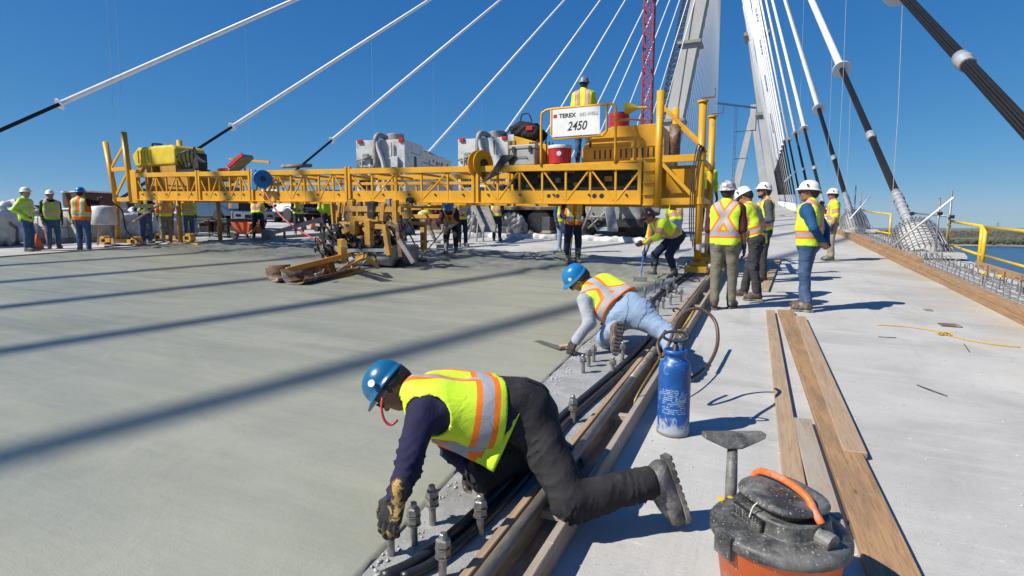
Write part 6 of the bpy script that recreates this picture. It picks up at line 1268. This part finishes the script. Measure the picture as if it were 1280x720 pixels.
# ------------------------------------------------------------------ vehicles behind the machine
def wheel(par, c, r, w, ax, dual=False):
    t_ = M().lathe([(r * .62, -w / 2), (r * .93, -w / 2), (r, -w * .36), (r, w * .36), (r * .93, w / 2), (r * .62, w / 2)], c=c, axis=ax, n=26).build('wheel', K['rubber'], par, smooth=False)
    M().lathe([(r * .61, -w * .3), (r * .60, w * .32), (r * .3, w * .22), (r * .12, w * .36)], c=c, axis=ax, n=20).build('rim', K['greym'], t_, smooth=False)
def mixer(base, rz, label, tint):
    t_ = thing('mixer_truck', label, 'truck', base, rz=rz, local=True)
    def p(nm, m_, mat='white', b=.02, smooth=False, par=None): return m_.build(nm, K[mat], par or t_, bevel=b, smooth=smooth)
    p('chassis', M().b2((-.5, .2, .75), (.5, 8.6, 1.05)), 'dark'); p('rear_body', M().b2((-1.25, 0, 1.5), (1.25, 2.3, 4.25))); p('rear_skirt', M().b2((-1.2, .1, .75), (1.2, .9, 1.48)), 'greym')
    b_ = p('aggregate_bin', M().prism([(-1.25, 4.0), (-.7, 1.4), (.7, 1.4), (1.25, 4.0)], (0, 2.32, 0), (1, 0, 0), (0, 0, 1), (0, 1, 0), 4.6))
    V, F = field([((-.75, 3, 3.72), (-.75, 6.3, 3.72), .42, .42, .3), ((.75, 3, 3.72), (.75, 6.3, 3.72), .42, .42, .3), ((0, 3.4, 3.95), (0, 6, 3.9), .5, .55, .3)], .11, .3, mod=lambda X, d: d + folds(X, .05, 5, 1)); link('aggregate_heap', V, F, K['dirt'], t_, smooth=True)
    p('blue_stripe', M().prism([(2.4, 3.50), (6.8, 3.35), (6.8, 3.31), (2.4, 3.45)], (1.16, 0, 0), (0, 1, 0), (0, 0, 1), (1, 0, 0), .02), 'blueplastic', 0)
    p('cab', M().prism([(7.2, .8), (9.2, .8), (9.2, 2.0), (8.7, 3.0), (7.2, 3.05)], (-1.2, 0, 0), (0, 1, 0), (0, 0, 1), (1, 0, 0), 2.4), tint, .06); p('fender', M().b2((.75, 1.2, 1.08), (1.25, 4.4, 1.2)), 'greym'); p('fender', M().b2((-1.25, 1.2, 1.08), (-.75, 4.4, 1.2)), 'greym'); p('tool_box', M().b2((.8, 4.7, .55), (1.25, 6.6, 1.3)), 'greym')
    for y_ in (1.8, 3.1, 7.9):
        for s in (-1, 1): wheel(t_, (s * .98, y_, .53), .53, .5 if y_ < 6 else .3, (s, 0, 0))
    p('hatch', M().lathe([(.42, 4.25), (.42, 4.62), (.4, 4.65)], c=(.35, 1.0, 0), n=22), 'greym', 0); p('duct', M().tube(curve([(-.15, -.18, 3.0), (-.15, -.2, 4.0), (-.05, -.1, 4.45), (.1, .5, 4.4)], 5), .13, 12), 'greym', 0, True); p('duct', M().tube(curve([(.25, -.2, 1.6), (.25, -.2, 3.0), (.0, -.22, 3.8), (-.1, -.2, 4.2)], 5), .1, 12), 'white', 0, True)
    for x in (-1.15, .95): p('marker_lamp', M().b2((x, -.08, 4.12), (x + .25, 0, 4.3)), 'red')
    for x0, z0, x1, z1 in ((-1.2, 3.3, -.4, 3.5), (-1.0, 3.0, .3, 3.05), (-.9, 2.6, -.9, 3.4), (.6, 1.6, .6, 4.1), (.9, 1.6, .9, 3.4), (.5, 3.4, 1.1, 2.9), (-.5, 1.7, -.5, 3.0)): p('pipe', M().tube([(x0, -.08, z0), (x1, -.1, z1)], .045, 8), 'greym', 0, True)
    for k, (x, z, w, h) in enumerate([(-.75, 3.5, .3, .25), (-.3, 3.2, .35, .4), (.75, 3.2, .35, .5), (.75, 2.5, .4, .3), (-.8, 2.2, .5, .5), (.1, 2.2, .4, .35)]): p('control_panel', M().b2((x - w / 2, -.1 - .02 * k, z - h / 2), (x + w / 2, 0, z + h / 2)), ('greym', 'dark', 'white')[k % 3])
    p('side_window', M().b2((1.25, 1.1, 2.9), (1.262, 1.4, 3.6)), 'dark', 0); p('side_print', M().b2((1.25, .7, 3.7), (1.256, 1.8, 3.74)), 'blueplastic', 0)
    ch = p('chute', M().add(*(lambda V, F: (V, F))([(x, y_, z) for y_, z0 in ((.1, 1.7), (-1.6, .75)) for x, z in ((-.3, z0 + .22), (-.2, z0), (.2, z0), (.3, z0 + .22), (.27, z0 + .22), (.18, z0 + .03), (-.18, z0 + .03), (-.27, z0 + .22))], [(i, (i + 1) % 8, 8 + (i + 1) % 8, 8 + i) for i in range(8)])), 'greym', 0)
    return t_
q1 = D(478, 292, 27.0); q1[2] = dz(q1[0], q1[1]); mixer(q1, R(12), 'white mixer truck with aggregate heap behind the middle of the truss', 'white')
q2 = D(604, 292, 26.0); q2[2] = dz(q2[0], q2[1]); mixer(q2, R(4), 'white mixer truck with round hatch behind the operator platform', 'white')
q3 = D(752, 296, 21.5); q3[2] = dz(q3[0], q3[1])
# grey mixer hopper frame right of the rod man
dm = thing('concrete_pump', 'grey concrete pump hopper with chute behind the man with the rod', 'pump', q3)
M().b2(q3 + A3(-1.2, .5, .7), q3 + A3(1.4, 2.6, 1.9)).build('hopper', K['greym'], dm, bevel=.04); M().bar(q3 + A3(.1, .0, 2.0), q3 + A3(1.0, -2.2, .35), .35, .12).build('chute', K['greym'], dm, bevel=.02)
for x0, z0, x1, z1 in ((-.9, .2, -.3, 1.6), (-.2, .3, -.9, 1.5), (.2, .3, .2, 1.7), (-1., .9, .3, .8), (-.6, .4, .4, 1.3)): M().tube([q3 + A3(x0, .2, z0), q3 + A3(x1, .1, z1)], .04, 8).build('pipe', K['greym'], dm, smooth=True)
for x in (-1.0, 1.1): wheel(dm, q3 + A3(x, 1.2, .5), .5, .3, (0, -1, 0))
M().b2(q3 + A3(-1.3, .3, .45), q3 + A3(1.5, .5, .75)).build('frame', K['dark'], dm)
q = D(712, 292, 25.5); fb = thing('flatbed_truck', 'grey flatbed truck seen from the side behind the man with the rod', 'truck', P(q[0], q[1]), rz=R(14), local=True)
def fp(nm, m_, mat='greym', b=.02): return m_.build(nm, K[mat], fb, bevel=b)
fp('chassis', M().b2((-3.2, -.5, .72), (3.2, .5, .98)), 'dark'); fp('bed', M().b2((-3.3, -1.2, 1.0), (2.0, 1.2, 1.16))); fp('hopper', M().prism([(-2.9, 1.165), (1.6, 1.165), (1.85, 2.1), (-3.1, 2.1)], (0, 1.0, 0), (1, 0, 0), (0, 0, 1), (0, -1, 0), 2.0), 'dark'); fp('cab', M().prism([(2.1, .75), (3.9, .75), (3.9, 1.6), (3.6, 2.3), (2.1, 2.35)], (0, 1.1, 0), (1, 0, 0), (0, 0, 1), (0, -1, 0), 2.2), 'greym', .05)
fp('cab_window', M().b2((2.5, -1.112, 1.55), (3.5, -1.105, 2.15)), 'glass', 0); fp('step_box', M().b2((-.3, -1.2, .35), (.9, -.85, .95))); fp('mud_flap', M().b2((-3.25, -1.15, .3), (-3.2, -.5, 1.0)), 'rubber', 0); fp('side_rail', M().b2((-3.3, -1.24, 1.02), (2.0, -1.205, 1.12)), 'rust', 0)
for x in (-2.45, -1.25, 2.9):
    for s_ in (-1, 1): wheel(fb, (x, s_ * .95, .52), .52, .42, (0, s_, 0))
# discharge chute by the machine
dc = thing('discharge_chute', 'grey steel discharge drum and chute left of the man in dark trousers', 'chute', D(603, 297, 19)); e0, e1 = D(596, 252, 21), D(612, 290, 19.2)
dd_, ss_, uu_ = frame(e1 - e0)
M().bar(e0, e1, .52, .04).build('chute_bed', K['greym'], dc, bevel=.01)
for s_ in (-1, 1): M().bar(e0 + ss_ * .25 * s_ + uu_ * .12, e1 + ss_ * .2 * s_ + uu_ * .1, .03, .26).build('chute_wall', K['greym'], dc)
M().lathe([(.45, .5), (.42, .1), (.2, -.2)], c=e0, n=18).build('collector', K['greym'], dc)
for k in range(4): e = D(588 + k * 5, 262 + 6 * k, 20); M().tube([e, e + A3(-.3 + .15 * k, -.2, -.9)], .035, 6).build('strut', K['greym'], dc)

def pickup(base, rz, label, paint):
    t_ = thing('pickup_truck', label, 'pickup', base, rz=rz, local=True)      # front towards +y
    def p(nm, m_, mat=paint, b=.05, par=None): return m_.build(nm, K[mat], par or t_, bevel=b, seg=2)
    p('body', M().prism([(-3.0, .62), (2.75, .62), (2.85, .8), (2.85, 1.22), (2.7, 1.32), (1.25, 1.42), (-3.0, 1.42)], (-.98, 0, 0), (0, 1, 0), (0, 0, 1), (1, 0, 0), 1.96)); p('cabin', M().prism([(-1.35, 1.422), (1.2, 1.422), (.45, 2.02), (-1.15, 2.05)], (-.86, 0, 0), (0, 1, 0), (0, 0, 1), (1, 0, 0), 1.72))
    p('windscreen', M().prism([(-.78, 0), (.78, 0), (.7, .62), (-.7, .62)], (0, 1.17, 1.47), (1, 0, 0), (0, -.77, .62), (0, .62, .77), .02), 'glass', 0)
    for s in (-1, 1):
        p('side_window', M().prism([(-1.0, 1.5), (.85, 1.5), (.4, 1.93), (-.95, 1.95)], (s * .862, 0, 0), (0, 1, 0), (0, 0, 1), (s, 0, 0), .01), 'glass', 0); p('mirror', M().b2((s * 1.0, .65, 1.42), (s * 1.28, .8, 1.8)), 'blackcar', .03); p('mirror_arm', M().b2((s * .86, .7, 1.48), (s * 1.02, .76, 1.54)), 'blackcar', 0); p('turn_lamp', M().b2((s * 1.285, .66, 1.5), (s * 1.29, .79, 1.75)), 'amber', 0)
        hl = p('headlight', M().b2((s * .64, 2.8, .93), (s * .97, 2.895, 1.3)), 'lamp', .02); p('turn_lamp', M().b2((s * .9, 2.7, .95), (s * .992, 2.86, 1.28)), 'amber', .01)
        for y_ in (1.75, -1.85): wheel(t_, (s * .9, y_, .42), .42, .28, (s, 0, 0)); p('wheel_arch', M().tube([(s * .90, y_ + .52 * math.cos(a), .42 + .52 * math.sin(a)) for a in np.linspace(.1, math.pi - .1, 14)], .09, 8), 'blackcar', 0)
        p('fog_lamp', M().b2((s * .62, 2.98, .58), (s * .86, 3.005, .7)), 'blackcar', 0)
    p('grille', M().b2((-.62, 2.82, .88), (.62, 2.9, 1.32)), 'blackcar', .02)
    for z in (.98, 1.1, 1.22): p('grille_bar', M().b2((-.6, 2.9, z - .02), (.6, 2.92, z + .02)), 'blackcar', .005)
    p('badge', M().ell((0, 2.93, 1.1), (.11, .015, .045), 16, 8), 'chrome', 0); p('front_bumper', M().b2((-1.0, 2.8, .46), (1.0, 3.0, .86)), 'chrome', .05); p('bumper_slot', M().b2((-.45, 2.99, .52), (.45, 3.006, .68)), 'blackcar', 0); p('underbody', M().b2((-.8, -2.8, .3), (.8, 2.6, .62)), 'blackcar', 0)
q = G(277, 290); pickup(P(q[0] - 1.55, q[1] + 1.25), R(258), 'dark blue pickup truck facing the pour under the truss', 'bluecar')
q = G(362, 279); pickup(P(q[0] - 1.6, q[1] + 1.1), R(262), 'white pickup truck behind the conveyor trough', 'whitecar')
q = G(425, 279); pickup(P(q[0] - 1.4, q[1] + 1.3), R(250), 'black pickup truck behind the white one', 'blackcar')
# conveyor trough
ct = thing('conveyor_trough', 'long grey concrete trough sloping down to the pour', 'trough', G(340, 300, .1)); a, b_ = D(338, 294, 20.6), D(450, 262, 21.5)
M().bar(a, b_, .42, .03).build('bed', K['greym'], ct); d_, s_, u_ = frame(b_ - a)
for s in (-1, 1): M().bar(a + s_ * .21 * s + u_ * .06, b_ + s_ * .21 * s + u_ * .06, .03, .14).build('side_wall', K['greym'], ct)
for f in (.15, .55, .9): e = a + (b_ - a) * f; M().bar(e, A3(e[0], e[1], dz(e[0], e[1])), .06, .06, up=(0, 1, 0)).build('prop', K['rust'], ct)
M().lathe([(.2, 0), (.26, .35), (.1, .4)], c=G(336, 301, .02), n=14).build('end_roll', K['greym'], ct)
# generator between the men and the blue pickup
ge = thing('generator', 'black generator frame on the deck before the blue pickup', 'generator', G(262, 297)); e = G(262, 297); V0 = e
for x in (-1.0, 0, 1.0):
    for y_ in (0, .9): M().tube([e + A3(x, y_, 0), e + A3(x, y_, .72)], .03, 7).build('frame_post', K['dark'], ge)
for z in (.15, .70): M().tube([e + A3(-1, 0, z), e + A3(1, 0, z), e + A3(1, .9, z), e + A3(-1, .9, z)], .035, 7, closed=True).build('frame_hoop', K['dark'], ge)
M().b2(e + A3(-.8, .15, .2), e + A3(-.1, .75, .62)).build('engine', K['dark'], ge, bevel=.04); M().b2(e + A3(.05, .15, .2), e + A3(.85, .75, .65)).build('alternator', K['dark'], ge, bevel=.04); M().b2(e + A3(-.5, .1, .6), e + A3(.5, .8, .68)).build('fuel_tank', K['rust'], ge, bevel=.05)
e = G(304, 300, .0); wb = thing('wheelbarrow', 'orange wheelbarrow behind the man pulling a rake', 'wheelbarrow', e)
M().add([e + A3(*q) for q in ((-.3, 0, .28), (.25, 0, .22), (.25, .55, .22), (-.3, .55, .28), (-.5, -.1, .66), (.5, -.1, .6), (.5, .65, .6), (-.5, .65, .66))], [(3, 2, 1, 0), (0, 1, 5, 4), (1, 2, 6, 5), (2, 3, 7, 6), (3, 0, 4, 7)]).build('tray', K['cone'], wb); wheel(wb, e + A3(-.75, .27, .3), .3, .1, (.25, 1, 0)); M().tube([e + A3(-.75, .1, .3), e + A3(.2, 0, .2), e + A3(1.0, -.1, .55)], .022, 7).build('handle', K['lumber2'], wb); M().tube([e + A3(.15, 0, .2), e + A3(.3, .0, 0)], .02, 6).build('leg', K['dark'], wb)

# ------------------------------------------------------------------ bags, cartons, cones
def blob(name, label, cat, c, s, mat, seed, group=None, amp=.05):
    c = A3(*c); sx, sy, sz = s; cs = []
    for x in (-1, 1):
        for y_ in (-1, 1): cs.append((c + A3(x * sx * .28, y_ * sy * .28, sz * .26), c + A3(x * sx * .27, y_ * sy * .27, sz * .72), min(sx, sy) * .24, min(sx, sy) * .22, .15))
    cs.append((c + A3(0, 0, sz * .3), c + A3(0, 0, sz * .75), min(sx, sy) * .4, min(sx, sy) * .34, .12))
    V, F = field(cs, .05, .15, mod=lambda X, d: np.maximum(d + folds(X, amp, 7, seed), -(X[..., 2] - c[2])))
    return tag(link(name, V, F, K[mat], None, smooth=True, org=c), label, cat, group)
for i, (px, py, s, mt_) in enumerate([(8, 306, (1.3, 1.2, 1.25), 'plastic'), (-22, 308, (1.3, 1.2, 1.2), 'bag'), (24, 300, (1.3, 1.2, 1.3), 'bag'), (150, 299, (1.2, 1.1, 1.0), 'bag'), (172, 297, (1.2, 1.1, 1.0), 'plastic'), (198, 296, (1.3, 1.1, 1.1), 'bag'), (222, 295, (1.2, 1.1, 1.0), 'bag'), (128, 300, (1.1, 1.1, 1.05), 'plastic')]):
    blob('bulk_bag', G(px, py), None, G(px, py), s, mt_, i * 1.3) if False else blob('bulk_bag', 'white bulk bag of concrete mix standing on the left side of the deck', 'bag', G(px, py), s, mt_, i * 1.3, 'bulk bags on the left side of the deck')
def crate(px, py, s, mat, label, layers=2, top=None):
    e = G(px, py); t_ = thing('pallet_load', label, 'pallet load', e); M().b2(e + A3(-s[0] / 2, 0, .02), e + A3(s[0] / 2, s[1], .14)).build('pallet', K['lumber2'], t_)
    n = 3
    for k in range(layers):
        for i in range(n):
            x0 = -s[0] / 2 + s[0] * i / n; M().b2(e + A3(x0 + .01, .02 * (k % 2), .142 + s[2] / layers * k), e + A3(x0 + s[0] / n - .01, s[1] - .03, .132 + s[2] / layers * (k + 1))).build('carton', K[mat], t_, bevel=.03)
    if top: M().b2(e + A3(-s[0] / 2 - .03, -.03, .14 + s[2]), e + A3(s[0] / 2 + .03, s[1] + .03, .2 + s[2])).build('wrap', K[top], t_, bevel=.02)
crate(84, 303, (1.5, 1.1, .95), 'carton', 'pallet of wrapped cartons behind the man in the green vest', 2, 'plastic'); crate(52, 304, (.9, 1., .75), 'plastic', 'small pallet of white wrapped sacks behind the stout man', 2)
crate(96, 297, (1.5, 1.1, 1.55), 'brownpanel', 'tall stack of brown panels under white sheeting', 3, 'plastic'); crate(30, 299, (.7, 1, 1.1), 'brownpanel', 'stack of brown panels beside the leftmost bags', 2)
crate(140, 293, (2.6, 1.2, 1.2), 'dkgrey', 'long dark wrapped load behind the orange-vested man', 1)
crate(452, 291, (2.0, 1.0, .8), 'dkgrey', 'low dark tarp-covered load behind the finishing carriage', 1); crate(545, 291, (1.6, 1.0, .75), 'brownpanel', 'low stack of brown panels behind the raking men', 2); crate(668, 292, (1.5, 1.0, .6), 'dkgrey', 'low dark load beside the mixer wheels', 1); crate(790, 294, (1.6, 1.0, .8), 'dkgrey', 'dark wrapped load behind the shoveller', 1)
for px_ in (497, 585, 640): blob('tarp_heap', 'crumpled grey tarp heap on the deck behind the crew', 'tarp', G(px_, 293), (1.3, .9, .8), 'greym', px_ * .1, 'tarp heaps behind the crew')
def cone(px, py, label, h=.7):
    e = G(px, py); t_ = thing('traffic_cone', label, 'cone', e); M().lathe([(.14, .03), (.025, h), (.02, h + .01)], c=e, n=18).build('cone_body', K['cone'], t_, smooth=True); M().b2(e + A3(-.19, -.19, 0), e + A3(.19, .19, .032)).build('base', K['rubber'], t_)
    M().lathe([(.095, h * .42), (.068, h * .62)], c=e + A3(0, 0, .0), n=18).build('reflective_band', K['white'], t_)
cone(48, 312, 'orange cone at the feet of the stout man', .45); cone(380, 287, 'orange cone beside the white pickup', .6); cone(392, 287, 'second orange cone beyond the conveyor trough', .6)
e = G(62, 311); tag(M().bar(e + A3(.0, 0, .05), e + A3(-.28, .05, 1.05), .09, .05).build('orange_paddle', K['cone'], None, bevel=.01), 'orange plank leaning by the man in the green vest', 'plank')
bkq = thing('white_drum', 'white drum on a stand beside the left machine leg', 'drum', PY(131, 300, 10.9)); e = PY(130, 270, 10.9); M().lathe([(.32, -.28), (.35, -.26), (.35, .25), (.3, .3), (.1, .32)], c=e, n=22).build('drum', K['plastic'], bkq, smooth=True)
for x in (-.25, .25): M().tube([e + A3(x, 0, -.25), P(e[0] + x * 1.8, e[1], 0)], .03, 6).build('stand_leg', K['galv'], bkq)
tag(M().bar(PY(165, 278, 11.05), PY(205, 252, 11.05), .05, .05).build('orange_bar', K['rust'], None), 'rusty red bar leaning under the truss by the black-jacketed man', 'bar')
# rolled white sheeting beyond the pour
for i, (x0, x1) in enumerate([((575, 296), (640, 297)), ((636, 297), (706, 299)), ((700, 299), (770, 302)), ((764, 302), (808, 304))]):
    a, b_ = G(*x0), G(*x1); pts = [a + (b_ - a) * f + A3(0, .12 * math.sin(f * 5 + i * 2), .03) for f in np.linspace(0, 1, 7)]
    V, F = field([(pts[k], pts[k + 1], .15 + .02 * math.sin(k * 2 + i), .15 + .02 * math.sin(k * 2 + 2 + i), .1) for k in range(6)], .04, .16, mod=lambda X, d: d + folds(X, .012, 5, i) + .25 * np.maximum(0, X[..., 2] - a[2] - .1)); tag(link('rolled_sheeting', V, F, K['plastic'], None, smooth=True, org=a), 'rolled white sheeting lying across the deck beyond the wet concrete', 'sheeting', 'rolls of white sheeting')

# ------------------------------------------------------------------ thin daylight haze over river and bridge
hm = bpy.data.materials.new('haze'); hm.use_nodes = True; ht = hm.node_tree; ht.nodes.clear(); ho_ = ht.nodes.new('ShaderNodeOutputMaterial'); hv = ht.nodes.new('ShaderNodeVolumePrincipled')
hv.inputs['Color'].default_value = (.80, .88, 1, 1); hv.inputs['Density'].default_value = .00003; hv.inputs['Anisotropy'].default_value = .2; ht.links.new(hv.outputs[0], ho_.inputs['Volume'])
tag(M().b2((-9100, -4100, -46), (9100, 12100, 215)).build('haze', hm), kind='stuff')
